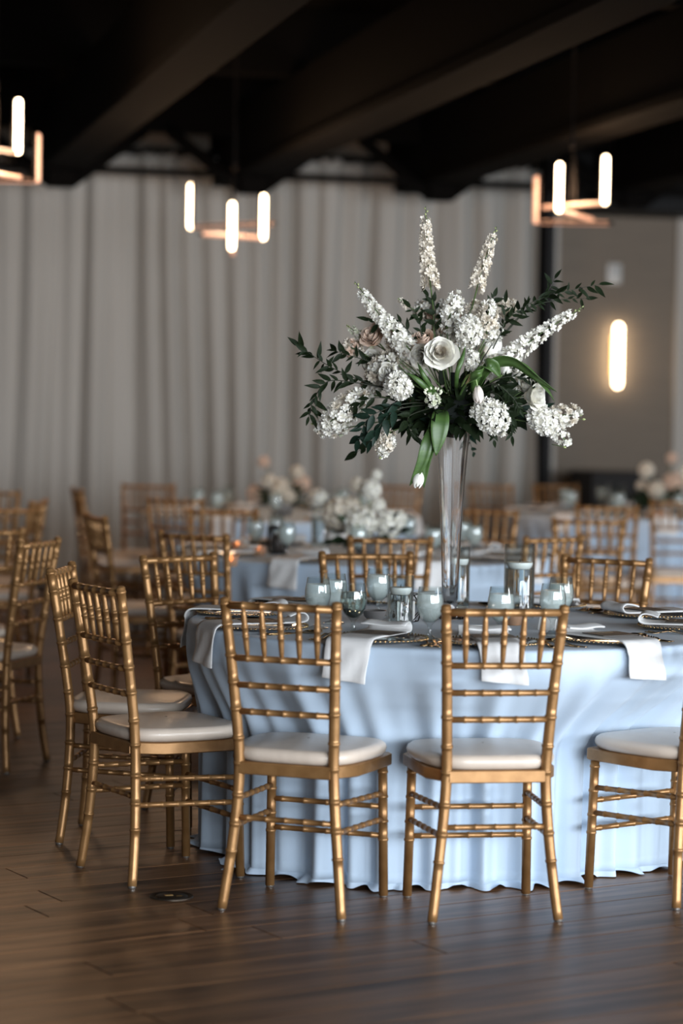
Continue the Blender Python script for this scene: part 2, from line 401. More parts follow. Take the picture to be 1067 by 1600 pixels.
MB().bbox((a - .065, B1 - .035, z - .085), (a + .065, B1 + .003, z + .085), .012, RM).build('housing', white_pl, wb)
MB().bbox((a - .04, B1 - .039, z - .01), (a + .04, B1 - .034, z + .05), .002, RM).build('face_panel', mat('grey_panel', (.45, .45, .44), .4), wb)

# floor outlet
p = at_z(268, 1401, 0)
fo = thing('floor_outlet', 'round dark metal outlet cover set in the plank floor', 'floor outlet', p)
MB().lathe([(.0, .001), (.052, .001), (.058, .004), (.064, .004), (.066, 0), (.066, -.01)], 40).build('ring', dkmetal, fo, sharp=40)
lid = MB().lathe([(.0, .005), (.044, .005), (.047, .0035), (.049, .001)], 40).build('lid', dkmetal, fo, sharp=40)
MB().bbox((-.022, -.006, .0045), (.004, .008, .0068), .001, RZ(.4)).build('latch', brass, lid, smooth=False)
MB().bbox((.012, -.02, .0045), (.03, -.014, .0065), .001, RZ(.2)).build('screw', brass, lid, smooth=False)

# ================================================================== PENDANT LIGHTS
lampblack = mat('lamp_black', (.004, .0035, .0035), .8, spec=.1)
def pendant(label, units, hub_px, hub_depth, zhub, glow=42):
    """units: (px, bottom py, depth, tube height, px end, depth end, bright vertical?)"""
    hub = at_y(hub_px, 300, hub_depth); hub.z = zhub
    t = thing('pendant_light', label, 'pendant light', (hub.x, hub.y, zhub), 0, 'pinwheel pendants')
    inv = Matrix.Translation(-hub)
    for (pxv, pyb, d, hh, pxe, de, bright) in units:
        p0 = inv @ at_y(pxv, pyb, d); p1 = inv @ at_y(pxe, pyb, de); p1.z = p0.z; top = p0 + Vector((0, 0, hh))
        up = cap_tube(MB(), p0 - Vector((0, 0, .012)), top, .019).build('upright_tube', led if bright else led_dim, t)
        dirv = (p1 - p0).normalized()
        cap_tube(MB(), p0 + dirv * .012, p1, .0125).build('cross_tube', led_dim, t)
        inward = (-p0); inward.z = 0; inward = inward.normalized() * .027
        MB().tube([p0 + inward, top + inward], .009, 8).build('housing', lampblack, up)
        mid = (p0 + p1) / 2
        MB().tube([p0 + inward, p1 + inward], .009, 8).build('housing_bar', lampblack, t)
        MB().tube([mid + inward, Vector((mid.x * .45, mid.y * .45, .35)), Vector((0, 0, .42))], .006, 6).build('support_arm', lampblack, t)
    pl = bpy.data.lights.new('pendant_glow', 'POINT'); pl.energy = glow; pl.color = (1.0, .62, .36); pl.shadow_soft_size = .18
    po = bpy.data.objects.new('pendant_glow', pl); COL.objects.link(po); po.parent = t; po.location = (at_y(max(hub_px, 14), 300, hub_depth).x - hub.x, 0, .12)
    MB().lathe([(0, .40), (.014, .40), (.016, .42), (.012, .46), (.008, .47), (.008, ZC - zhub - .03), (.07, ZC - zhub - .025), (.07, ZC - zhub), (0, ZC - zhub)], 16).build('stem', lampblack, t)
    return t
pendant('glowing pinwheel pendant hanging before the grey wall section', [(837, 347, 14.7, .28, 953, 14.7, False), (873, 329, 14.2, .28, 926, 14.85, True), (945, 317, 14.35, .28, 848, 14.75, True)], 893, 14.55, 2.62)
pendant('glowing pinwheel pendant hanging clear before the pleated drape', [(298, 355, 16.2, .29, 428, 15.7, True), (411, 372, 15.6, .28, 316, 15.3, True), (362, 388, 14.7, .28, 364, 15.25, True)], 366, 15.5, 2.55)
pendant('glowing pinwheel pendant hanging past the end of the beam bracket', [(28, 238, 12.2, .27, -52, 11.9, True), (58, 283, 12.6, .25, -58, 12.6, False), (-62, 262, 11.9, .27, 33, 12.4, True)], -8, 12.25, 2.62)

# ================================================================== CHAIRS
def ringed(path, r, rings, rb=1.13, w=.0032, n=9, r_end=None):
    """tube along path with bamboo rings at arc lengths; r may be a function of t"""
    P = [Vector(p) for p in path]; S = [0]
    for i in range(1, len(P)): S.append(S[-1] + (P[i] - P[i - 1]).length)
    T = S[-1]; ss = set(round(x, 5) for x in S)
    for q in rings:
        for k in (-1.3, -.95, .95, 1.3):
            if 0 <= q + k * w <= T: ss.add(round(q + k * w, 5))
    ss = sorted(ss); out = []; R = []
    def pos(s):
        for i in range(1, len(S)):
            if s <= S[i] + 1e-9: return P[i - 1].lerp(P[i], (s - S[i - 1]) / max(S[i] - S[i - 1], 1e-9))
        return P[-1]
    for s in ss:
        rr = r(s / T) if callable(r) else r
        out.append(pos(s)); R.append(rr * (rb if any(abs(s - q) < w * 1.1 for q in rings) else 1))
    return out, R
POSTC = [(.186, -.180, 0), (.168, -.164, .15), (.153, -.156, .30), (.146, -.155, .42), (.149, -.164, .52), (.158, -.190, .70), (.1725, -.225, .915)]
def post_at(z, sg):
    sp = post_at.sp
    for i in range(1, len(sp)):
        if z <= sp[i].z: t = (z - sp[i - 1].z) / (sp[i].z - sp[i - 1].z); q = sp[i - 1].lerp(sp[i], t); return Vector((sg * q.x, q.y, z))
    return Vector((sg * sp[-1].x, sp[-1].y, z))
post_at.sp = spline(POSTC, 5)
def leg_at(z, sg): return Vector((sg * (.184 - .006 * z / .42), .195 - .012 * z / .42, z))
def make_chair():
    t = thing('banquet_chair', 'gold ringed bamboo-style banquet chair with ivory cushion', 'chair')
    def member(name, path, r, rings, parent=t, **k):
        P, R = ringed(path, r, rings, **k); return MB().tube(P, R, 9).build(name, gold, parent)
    for sg in (-1, 1):
        path = [Vector((sg * q.x, q.y, q.z)) for q in post_at.sp]
        path[0].z = .006
        top = path[-1]; d = (top - path[-2]).normalized()
        P, R = ringed(path, lambda q: .0146 + .0016 * math.sin(min(q, 1) * PI), [.17, .25, .335, .43, .505, .592, .672, .752, .845, .905])
        P += [top + d * .003, top + d * .006]; R += [.011, .002]
        po = MB().tube(P, R, 10).build('post', gold, t)
        MB().lathe([(0, 0), (.011, 0), (.012, .003), (.0125, .009)], 10, path[0] - Vector((0, 0, .006))).build('glide', steel, po)
        P, R = ringed([leg_at(.006, sg), leg_at(.42, sg)], .0145, [.17, .225, .30, .375], n=9)
        lo = MB().tube(P, R, 10).build('leg', gold, t)
        MB().lathe([(0, 0), (.011, 0), (.012, .003), (.0125, .009)], 10, leg_at(0, sg)).build('glide', steel, lo)
        for za, zb_ in ((.328, .316), (.248, .238)):
            a, b = post_at(za, sg), leg_at(zb_, sg); L = (b - a).length
            member('stretcher', [a, b], .0085, [L * x for x in (.1, .25, .4, .55, .7, .85)])
    a, b = post_at(.273, -1), post_at(.273, 1); L = (b - a).length
    member('stretcher', [a, b], .0085, [L * x for x in (.12, .31, .5, .69, .88)])
    for z in (.275, .187):
        a, b = leg_at(z, -1), leg_at(z, 1); L = (b - a).length
        member('stretcher', [a, b], .0085, [L * x for x in (.1, .3, .5, .7, .9)])
    fr = [(i + 1) / 6 for i in range(5)]
    for nm, z, r in (('crown_rail', .897, .0115), ('back_rail', .743, .0098), ('back_rail', .664, .0095), ('back_rail', .586, .0095)):
        a, b = post_at(z, -1), post_at(z, 1); L = (b - a).length; bow = Vector((0, -.006, 0))
        member(nm, [a, a.lerp(b, .25) + bow * .75, a.lerp(b, .5) + bow, a.lerp(b, .75) + bow * .75, b], r, [L * x for x in fr])
    for x in fr:
        bow = Vector((0, -.006, 0)) * (1 - (2 * x - 1) ** 2)
        a = post_at(.743, -1).lerp(post_at(.743, 1), x) + bow; b = post_at(.897, -1).lerp(post_at(.897, 1), x) + bow; L = (b - a).length
        member('spindle', [a.lerp(b, i / 6) for i in range(7)], lambda q: .0052 + .0042 * math.sin(PI * min(max(q, 0), 1)) ** .7, [L * .42, L * .6])
    # seat frame: solid shaped slab, rounded corners
    half = [(.0, .206), (.17, .206), (.196, .202), (.205, .188), (.2, .05), (.192, -.075), (.155, -.135), (.140, -.172), (.0, -.174)]
    out = half + [(-x, y) for x, y in half[-2:0:-1]]
    def slab(mb, o, levels):                 # levels: (z, inset)
        n = len(o); v = []; f = []
        for z, ins in levels: v += [(x * (1 - ins / .2), y - (y - .016) * ins / .19, z) for x, y in o]
        for i in range(len(levels) - 1):
            for j in range(n): f.append((i * n + j, (i + 1) * n + j, (i + 1) * n + (j + 1) % n, i * n + (j + 1) % n))
        f.append(tuple(range(n))); f.append(tuple((len(levels) - 1) * n + j for j in range(n))[::-1]); return mb.add(v, f)
    slab(MB(), out, [(.402, .004), (.405, 0), (.436, 0), (.439, .004)]).build('seat_frame', gold, t, sharp=35)
    # cushion
    def outl(a):
        c, s_ = math.cos(a), math.sin(a); e = .46
        x = math.copysign(abs(c) ** e, c); y = math.copysign(abs(s_) ** e, s_)
        yy = .022 + y * .196; xx = x * (.213 - .036 * max(0, (.06 - yy) / .22) ** 1.3 - .008 * max(0, (yy - .1) / .12))
        return xx, yy
    prof = [(0, .4385), (.90, .4385), (.955, .442), (.99, .452), (1.0, .462), (.985, .472), (.94, .4795)] + [(r_, .4795 + .0125 * (1 - (r_ / .94) ** 2)) for r_ in (.88, .8, .7, .58, .45, .3, .15, .02)]
    nA = 44; v = []; f = []
    for r, z in prof:
        for j in range(nA):
            x, y = outl(2 * PI * j / nA); dz = 0
            v.append((x * r, .022 + (y - .022) * r, z + dz))
    for i in range(len(prof) - 1):
        for j in range(nA): f.append((i * nA + j, i * nA + (j + 1) % nA, (i + 1) * nA + (j + 1) % nA, (i + 1) * nA + j))
    MB().add(v, f).build('cushion', ivory, t)
    return t
chair = make_chair()
TC = Vector((.395, 7.96, 0)); TR = .895; TZ = .765
MAIN = [  # x, y, heading, label
 (-.0938, 7.0989, -.3494, 'gold chair with its back to us before the short candle cylinder and grey bowl'),
 (.4313, 7.0613, .1707, 'gold chair with its back to us straight before the tall trumpet vase'),
 (-.5580, 7.5349, -1.0298, 'gold chair turned side-on with its rear leg next to the round floor outlet'),
 (-.7232, 8.1525, -1.6676, 'gold chair in profile overlapped by the side-on chair at the floor outlet'),
 (1.0461, 7.3576, .6670, 'gold chair neighbouring the trumpet-vase chair, away from the floor outlet'),
 (-.4357, 8.7159, -2.3453, 'gold chair facing us at the tall-vase table beyond the two profile chairs'),
 (.1464, 8.9784, -2.9158, 'gold chair facing us directly behind the cluster of water goblets'),
 (.9021, 8.9535, 2.6514, 'gold chair facing us behind the fan of folded napkins and menu cards'),
]
for x, y, r, lb in MAIN: place(chair, (x, y, 0), r, lb, 'chairs around the tall-vase table')
for ang in (-9, 26):
    a = math.radians(ang); c = TC + Vector((math.cos(a), math.sin(a), 0)) * 1.08
    place(chair, c, a + PI / 2, 'gold chair at the tall-vase table on the side of the grey wall', 'chairs around the tall-vase table')
T2 = at_y(572, 800, 11.5); T3 = at_y(440, 760, 15.2); T4 = at_y(1000, 780, 16.3); T5 = Vector((-2.35, 11.9, 0)); T6 = at_y(100, 780, 15.6)
for t_ in (T2, T3, T4, T6): t_.z = 0
def face(p, c): return math.atan2(-(c.x - p.x), c.y - p.y)
# background chairs: (px, py) of the crown centre, the table they face or a heading in degrees, label, group
L2, G2 = 'gold chair blurred at the round table with the low white flowers', 'chairs around the low white flower table'
L3, G3 = 'gold chair near the drape at the table with the cream flowers and green vase', 'chairs around the cream flower table'
L4, G4 = 'gold chair at the round table before the grey wall and sconce', 'chairs around the table by the grey wall'
L5, G5 = 'gold chair of the farther side group before the drape', 'chairs of the side table'
BACK = [
 (302, 834, T2, 'gold chair with its back to the profile chairs, at the low white flower table', G2), (610, 840, T2, 'gold chair seen from behind just past the goblets, before the low white flowers', G2),
 (866, 839, T2, 'gold chair at the low white flower table partly behind the folded napkin settings', G2), (760, 797, T2, 'gold chair behind the trumpet vase at the low white flower table', G2),
 (348, 797, 180, 'gold chair facing us behind the tealights of the low white flower table', G2), (150, 806, -70, 'gold chair turned away before the dark drape folds, ivory seat showing', G2),
 (232, 757, 170, 'gold chair facing us with its back against the drape', G3), (273, 780, T3, 'gold chair overlapping the one that stands against the drape', G3), (120, 764, -75, 'gold chair in profile close to the dark drape folds', G3), (622, 758, T3, 'gold chair behind the low white flowers, close to the drape', G3), (766, 757, -30, 'gold chair far behind the trumpet vase near the drape', G3),
 (919, 812, T4, 'gold chair standing apart between the fanned napkins and the grey wall table', G4), (948, 791, T4, 'gold chair pulled up before the clear cylinder of the grey wall table', G4), (868, 757, T4, 'gold chair standing by the dark column at the drape end', G4), (1062, 783, T4, 'gold chair below the cream flowers of the grey wall table', G4),
 (62, 845, 72, 'gold chair facing away from the tall-vase table behind the profile chairs', G5), (-22, 828, 35, L5, G5), (8, 795, 15, L5, G5), (60, 783, 84, L5, G5), (-14, 767, 170, L5, G5),
]
BPOS = []
for px, py, fc, lb, gp in BACK:
    p = at_z(px, py, .912)
    h = face(p, fc) if isinstance(fc, Vector) else math.radians(fc)
    off = RZ(h) @ Vector((0, -.224, 0)); c = Vector((p.x - off.x, p.y - off.y, 0)); BPOS.append((c, h))
    place(chair, c, h, lb, gp)

# ================================================================== TABLES AND CLOTHS
def fold_series(seed, ks):
    r = random.Random(seed); return [(k + r.randint(-2, 2), r.uniform(.5, 1) , r.uniform(0, 2 * PI)) for k in ks]
def tablecloth(center, R, label, group, seed, chairs, nA=600, inset=.0):
    ser = [(k, a * (1 if k < 40 else .6), p) for k, a, p in fold_series(seed, (13, 22, 31, 40, 52))]; nrm = sum(a for _, a, _ in ser); rr = random.Random(seed + 1)
    ph = [rr.uniform(0, 6.28) for _ in range(6)]
    rows = [('t', r) for r in (0, .25, .5, .75, .88, .95, .985)] + [('e', i / 3) for i in range(1, 4)] + [('d', i / 22) for i in range(1, 23)] + [('h', i / 6) for i in range(1, 7)]
    ch = [(Vector((c.x - center.x, c.y - center.y, 0)), h) for c, h in chairs if (c - center).length < 1.25]
    v = []; f = []
    need = sorted((math.atan2(c.y, c.x) % (2 * PI), min(.28, max(.03, R - (c.length - (.246 if c.length < .95 or R < .89 else .236) - (.2 if c.length < .95 or R < .89 else .13) * abs(math.sin(math.atan2(c.y, c.x) + PI / 2 - h)))))) for c, h in ch)
    def inset_at(th):                        # how far the chairs push the cloth in, eased from seat to seat
        if not need: return .05
        for i, (a1, d1) in enumerate(need):
            a0, d0 = need[i - 1]; span = (a1 - a0) % (2 * PI); t = ((th - a0) % (2 * PI)) / span if span else 1
            if 0 <= t <= 1: t = min(1, max(0, (t - .2) / .6)); return d0 + (d1 - d0) * t * t * (3 - 2 * t)
        return need[0][1]
    for i in range(nA):
        th = 2 * PI * i / nA; ct, st = math.cos(th), math.sin(th); push = inset_at(th)
        F = sum(a * math.cos(k * th + p + .35 * math.sin(3 * th + p)) for k, a, p in ser) / nrm * 1.3
        flare = .02 + .02 * math.sin(5 * th + ph[0]) + .02 * math.sin(13 * th + ph[1]) + .015 * math.sin(22 * th + ph[2]) + .07 * max(0, math.sin(9 * th + ph[4])) ** 12 + .05 * max(0, math.sin(14 * th + ph[5])) ** 14
        for kind, q in rows:
            if kind == 't': r, z = R * q, TZ
            elif kind == 'e': a = q * PI / 2; r, z = R * .985 + .0135 * math.sin(a), TZ - .0135 * (1 - math.cos(a))
            else:
                qq = q if kind == 'd' else 1
                amp = (.014 + .036 * qq ** .8) * min(1, qq * 5)
                w = min(1, max(0, qq - .02) / .46); w = w * w * (3 - 2 * w)
                r = R + .003 + amp * (F - .6 * w) - push * w
                z = (TZ - .0135) * (1 - qq) + .022 * qq
                if kind == 'h':
                    r += max(flare, .006) * q * (1 - .5 * min(1, push / .15)); z = .022 * (1 - q) ** 2 + .004 + .012 * max(0, math.sin(31 * th + ph[3])) * q ** 3 + .006 * math.sin(q * PI)
            p = Vector((ct * r, st * r, z))
            v.append(p)
    m_ = len(rows)
    for i in range(nA):
        i2 = (i + 1) % nA
        for j in range(m_ - 1):
            if j == 0: f.append((i * m_, i * m_ + 1, i2 * m_ + 1))
            else: f.append((i * m_ + j, i * m_ + j + 1, i2 * m_ + j + 1, i2 * m_ + j))
    o = MB().add(v, f).build('tablecloth', cloth); o.location = center
    return tag(o, label, 'tablecloth', group)
def table(center, R, label):
    t = thing('round_table', label, 'table', center, 0, 'round banquet tables')
    MB().lathe([(0, .735), (R - .012, .735), (R - .006, .738), (R - .006, .757), (R - .012, .7605), (0, .7605)], 48).build('tabletop', mat('plywood', (.35, .22, .12), .6), t, sharp=40)
    for k in range(4):
        a = k * PI / 2 + .4; c = Vector((math.cos(a), math.sin(a), 0)) * .42
        MB().tube([c + Vector((0, 0, .0)), c + Vector((0, 0, .737))], .016, 10).build('leg', black, t)
main_ch = [(Vector((x, y, 0)), r) for x, y, r, _ in MAIN] + [(TC + Vector((math.cos(math.radians(a)), math.sin(math.radians(a)), 0)) * .99, math.radians(a) + PI / 2) for a in (-9, 26)]
table(TC, TR, 'round table under the pale cloth that carries the tall vase')
tablecloth(TC, TR, 'pale blue-white floor-length cloth over the tall-vase table', 'round tablecloths', 3, main_ch, 900, .07)
table(T2, .88, 'round table under the cloth with the low white flowers'); tablecloth(T2, .88, 'pale floor-length cloth under the low white flower centrepiece', 'round tablecloths', 8, [b for b in BPOS if (b[0] - T2).length < 1.9], 420)
table(T3, .88, 'round table near the drape with the cream flowers'); tablecloth(T3, .88, 'pale floor-length cloth on the cream flower table near the drape', 'round tablecloths', 14, [b for b in BPOS if (b[0] - T3).length < 1.9], 300)
table(T4, .88, 'round table before the grey wall and sconce'); tablecloth(T4, .88, 'pale floor-length cloth on the table before the grey wall', 'round tablecloths', 21, [b for b in BPOS if (b[0] - T4).length < 1.9], 300)
# black-draped serving table by the wall
p = at_y(955, 738, 19.15); bt = thing('serving_table', 'black-draped serving table against the grey wall', 'table', (p.x, p.y, 0), YAW)
MB().bbox((-.26, -.3, p.z - .03), (.26, .25, p.z + .01), .012).build('tabletop', mat('black_cloth', (.012, .011, .011), .8), bt)
MB().grid(lambda u, v: (lambda a: Vector((math.copysign(min(abs(math.cos(a)) * 1.5, 1), math.cos(a)) * (.26 + .02 * math.sin(a * 24) * v), math.copysign(min(abs(math.sin(a)) * 1.5, 1), math.sin(a)) * (.28 + .02 * math.sin(a * 24) * v) - .02, (p.z - .005) * (1 - v) + .01)))(2 * PI * u), 140, 8, True).build('skirt', mat('black_cloth', (.012, .011, .011), .8), bt)

# ================================================================== TABLEWARE
def make_goblet(liq=ice_water, fill=.142):
    t = thing('water_goblet', 'stemmed glass water goblet', 'goblet')
    outer = [(0, 0), (.034, 0), (.036, .002), (.034, .004), (.016, .009), (.0075, .016), (.0085, .024), (.0065, .033), (.0075, .046), (.016, .055), (.028, .067), (.037, .083), (.0415, .102), (.0415, .120), (.038, .142), (.0345, .163)]
    inner = [(.0335, .163), (.037, .142), (.0402, .120), (.0402, .102), (.0357, .083), (.0265, .068), (.014, .057), (0, .0545)]
    MB().lathe(outer + inner, 28).build('glass', thin_glass, t, sharp=40)
    ins = [(r - .0004, z) for r, z in inner if z <= fill][::-1]
    ins[0] = (0, .0552)
    top = ins[-1]; rt = .0385 if fill > .125 else .0398
    prof = ins + ([(rt, fill - .001)] if top[1] < fill - .004 else []) + [(rt - .002, fill), (0, fill)]
    MB().lathe(prof, 28).build('water', liq, t, sharp=40)
    return t
def make_cylinder(r, h, wl):
    t = thing('cylinder_vase', 'clear glass cylinder vase', 'vase')
    MB().lathe([(0, 0), (r - .002, 0), (r, .002), (r, h - .002), (r - .0012, h), (r - .003, h - .001), (r - .003, .010), (0, .009)], 36).build('glass', thin_glass, t, sharp=40)
    MB().lathe([(0, .0105), (r - .0034, .0105), (r - .0034, wl), (0, wl)], 36).build('water', water_m, t, sharp=40)
    return t
def make_float_candle(r, h):
    t = thing('floating_candle', 'white floating candle', 'candle')
    MB().lathe([(0, 0), (r * .72, 0), (r * .88, h * .25), (r * .985, h * .6), (r, h * .85), (r * .97, h * .97), (r * .8, h), (r * .3, h * .93), (0, h * .92)], 32).build('wax', wax, t, sharp=40)
    MB().tube([(0, 0, h * .9), (.001, 0, h + .008)], .0012, 6).build('wick', wick_m, t)
    return t
def make_plate():
    t = thing('charger_plate', 'clear glass charger plate with gold beaded rim', 'plate')
    MB().lathe([(0, .0015), (.09, .0015), (.105, .003), (.135, .011), (.145, .012), (.145, .0145), (.134, .0135), (.103, .0065), (.09, .005), (0, .005)], 48).build('glass', mat('smoked_glass', (.62, .56, .52), .06, 0, trans=.75, ior=1.45), t)
    rm = MB(); n = 64; ico = [(0, 0, 1), (0, 0, -1), (1, 0, 0), (-1, 0, 0), (0, 1, 0), (0, -1, 0)]
    for k in range(n):
        a = 2 * PI * k / n; c = Vector((.1475 * math.cos(a), .1475 * math.sin(a), .0132))
        rm.add([c + Vector(q) * .0052 for q in ico], [(0, 2, 4), (0, 4, 3), (0, 3, 5), (0, 5, 2), (1, 4, 2), (1, 3, 4), (1, 5, 3), (1, 2, 5)])
    rm.build('beaded_rim', gold_cut, t)
    return t
def flat_tool(outline, th, bend):            # symmetric outline (x along, half width) swept into a bent flat bar
    mb = MB(); v = []; f = []
    for x, w, in outline:
        z = bend(x); v += [(x, -w, z), (x, w, z), (x, w * .8, z + th), (x, -w * .8, z + th)]
    for i in range(len(outline) - 1):
        for j in range(4): f.append((i * 4 + j, i * 4 + (j + 1) % 4, i * 4 + 4 + (j + 1) % 4, i * 4 + 4 + j))
    f.append((3, 2, 1, 0)); k = len(outline) * 4; f.append((k - 4, k - 3, k - 2, k - 1)); return mb.add(v, f)
bend = lambda x: .001 + .009 * math.exp(-((x - .12) / .03) ** 2)
def make_fork():
    t = thing('fork', 'gold dinner fork', 'fork')
    flat_tool([(0, .007), (.03, .0065), (.07, .004), (.12, .003), (.138, .009), (.15, .0115)], .002, bend).build('handle', gold_cut, t)
    for k in range(4): flat_tool([(.149, .0017), (.17, .0016), (.196, .0008)], .0018, lambda x: .001 + .009 * math.exp(-((x - .12) / .03) ** 2) + .006 * ((x - .149) / .05) ** 2).build('tine', gold_cut, t).location = (0, -.0085 + k * .0057, 0)
    return t
def make_knife():
    t = thing('knife', 'gold dinner knife', 'knife')
    flat_tool([(0, .008), (.05, .0075), (.10, .006)], .005, lambda x: .001).build('handle', gold_cut, t)
    flat_tool([(.098, .006), (.13, .0095), (.19, .0095), (.215, .002)], .0018, lambda x: .002).build('blade', gold_cut, t)
    return t
def make_spoon():
    t = thing('spoon', 'gold table spoon', 'spoon')
    flat_tool([(0, .007), (.03, .0065), (.07, .004), (.13, .003)], .002, bend).build('handle', gold_cut, t)
    mb = MB(); mb.grid(lambda u, v: Vector((.158 + .031 * v * math.cos(2 * PI * u), .0205 * v * math.sin(2 * PI * u), .003 + .009 * v * v)), 18, 5, True); mb.grid(lambda u, v: Vector((.158 + .031 * v * math.cos(2 * PI * u), .0205 * v * math.sin(2 * PI * u), .0012 + .009 * v * v)), 18, 5, True)
    mb.build('bowl', gold_cut, t)
    return t
def make_napkin(seed, hang=.11, wid=.078, loop=1.0):
    r = random.Random(seed); path = spline([(.655, .024 * loop), (.63, .031 * loop), (.605, .032 * loop), (.592, .020), (.605, .0065), (.66, .0045), (.78, .0055), (.875, .0055), (.902, .000), (.914, -.020), (.918, -hang * .6), (.925, -hang)], 4)
    sk = r.uniform(-.12, .12); mb = MB(); nv = 8; v = []; f = []
    for i, p in enumerate(path):
        for j in range(nv + 1):
            y = (j / nv * 2 - 1) * wid * (1 + .03 * math.sin(i * .4 + seed)); drop = max(0, -p.y)
            v.append((p.x + .004 * math.sin(j * 1.3 + i * .5 + seed) * (drop > .03), y + sk * drop + .02 * (p.x - .7) * sk, p.y + .002 * math.sin(j * .9 + seed) * (p.y > .01) - .012 * (j / nv) * (i == len(path) - 1)))
    for i in range(len(path) - 1):
        for j in range(nv): f.append((i * 9 + j, i * 9 + j + 1, i * 9 + 10 + j, i * 9 + 9 + j))
    o = MB().add(v, f).build('napkin', napkin_m); md = o.modifiers.new('thick', 'SOLIDIFY'); md.thickness = .005; md.offset = 0
    b = o.modifiers.new('soft', 'BEVEL'); b.width = .0015; b.segments = 1; b.limit_method = 'ANGLE'
    return tag(o, 'white folded napkin draped over the cloth edge', 'napkin')
def make_card():
    t = thing('menu_card', 'dark taupe menu card lying on a napkin', 'menu card')
    MB().bbox((-.055, -.066, 0), (.055, .066, .0022), .0006).build('card', card_m, t, smooth=False)
    MB().box((-.03, -.03, .0022), (-.026, .03, .0025)).build('printed_line', mat('gold_print', (.5, .38, .22), .5), t, smooth=False)
    return t
goblet = make_goblet(); goblet_d = make_goblet(dark_drink, .135)
plate = make_plate(); fork = make_fork(); knife = make_knife(); spoon = make_spoon(); card = make_card()
napkins = [make_napkin(s, h_, w_, lp) for s, h_, w_, lp in ((1, .115, .072, 1.0), (2, .105, .068, .85), (3, .12, .070, 1.1))]
used_nap = set()
def put_napkin(i, loc, rz, label, group):
    o = napkins[i]
    if i in used_nap: o = o.copy(); COL.objects.link(o)
    used_nap.add(i); o.location = loc; o.rotation_euler = (0, 0, rz); tag(o, label, None, group)
def setting(center, ang, where, R=.885, full=True, i=0, seat=None):
    w2 = seat or ('on ' + where)
    """one place setting; local +x points from the table centre outwards to the diner"""
    M = Matrix.Translation(center + Vector((0, 0, TZ))) @ RZ(ang); e = TZ
    def P(x, y, z=0): return M @ Vector((x + R - .885, y, z))
    place(plate, P(.735, 0, .001), ang, 'clear charger plate with gold beads ' + w2, 'charger plates on ' + where)
    put_napkin(i % 3, M @ Vector((R - .885, .0, .0185)), ang + (.0 if i % 2 else -.03), 'white napkin hanging over the cloth edge ' + w2, 'napkins on ' + where)
    if full:
        place(card, P(.735, 0, .027), ang + (.12 if i % 2 else -.1), 'dark taupe menu card on the napkin ' + w2, 'menu cards on ' + where)
        place(fork, P(.82, -.172, .0008), ang + PI, 'gold fork beside the plate ' + w2, 'forks on ' + where)
        place(fork, P(.81, -.192, .0008), ang + PI + .03, 'gold fork beside the plate ' + w2, 'forks on ' + where)
        place(knife, P(.82, .170, .0008), ang + PI, 'gold knife beside the plate ' + w2, 'knives on ' + where)
        place(spoon, P(.81, .192, .0008), ang + PI - .03, 'gold spoon beside the plate ' + w2, 'spoons on ' + where)
WM = 'the tall-vase table'
seat_ang = [math.atan2(c.y - TC.y, c.x - TC.x) for c, _ in main_ch]
for i_, a_ in ((0, 248), (1, 275), (2, 209), (4, 306)): seat_ang[i_] = math.radians(a_)
SEATS = ['at the chair before the short cylinder', 'at the chair before the trumpet vase', 'at the chair by the floor outlet', 'at the profile chair past the outlet chair', 'at the chair neighbouring the trumpet-vase chair',
 'at the chair past the profile chairs', 'at the chair behind the goblets', 'at the chair behind the fanned napkins', 'at the seat across from the profile chair', 'at the seat across from the outlet chair']
for i, a in enumerate(seat_ang): setting(TC, a, WM, i=i, seat=SEATS[i])
for (px, ty, wh) in ((673, 918, 'just before the trumpet vase'), (497, 903, 'farthest from the trumpet vase'), (523, 897, 'touching the one farthest from the trumpet vase'), (592, 889, 'behind the grey bowl'), (785, 918, 'before the widest cylinder'), (866, 913, 'at the fanned napkins, before its twin'), (879, 903, 'at the fanned napkins, behind its twin'), (553, 912, None)):
    p = at_z(px, ty, TZ + .165); p.z = TZ + .001; p.y += .04
    if wh is None: place(goblet_d, p, 0, 'goblet of clear greenish water beside the grey bowl', 'goblets on ' + WM)
    else: place(goblet, p, 0, 'goblet of frosty iced water ' + wh, 'goblets on ' + WM)
# cylinders with floating candles
for px, py, r, h, wl, lb in ((624.5, 993, .041, .187, .128, 'shortest clear cylinder vase, standing before the wire lantern'), (717, 953, .036, .222, .158, 'clear cylinder vase half hidden behind the trumpet vase'), (810, 966, .052, .250, .168, 'widest and tallest clear cylinder vase beside the iced goblet')):
    p = at_z(px, py, TZ); p.z = TZ + .001
    t = make_cylinder(r, h, wl); t.location = p; tag(t, lb, None, 'candle cylinders')
    c = make_float_candle(r * .86, .024); c.location = p + Vector((0, 0, wl - .002)); tag(c, 'white candle floating in the ' + lb.split(',')[0].split(' standing')[0], None, 'floating candles')
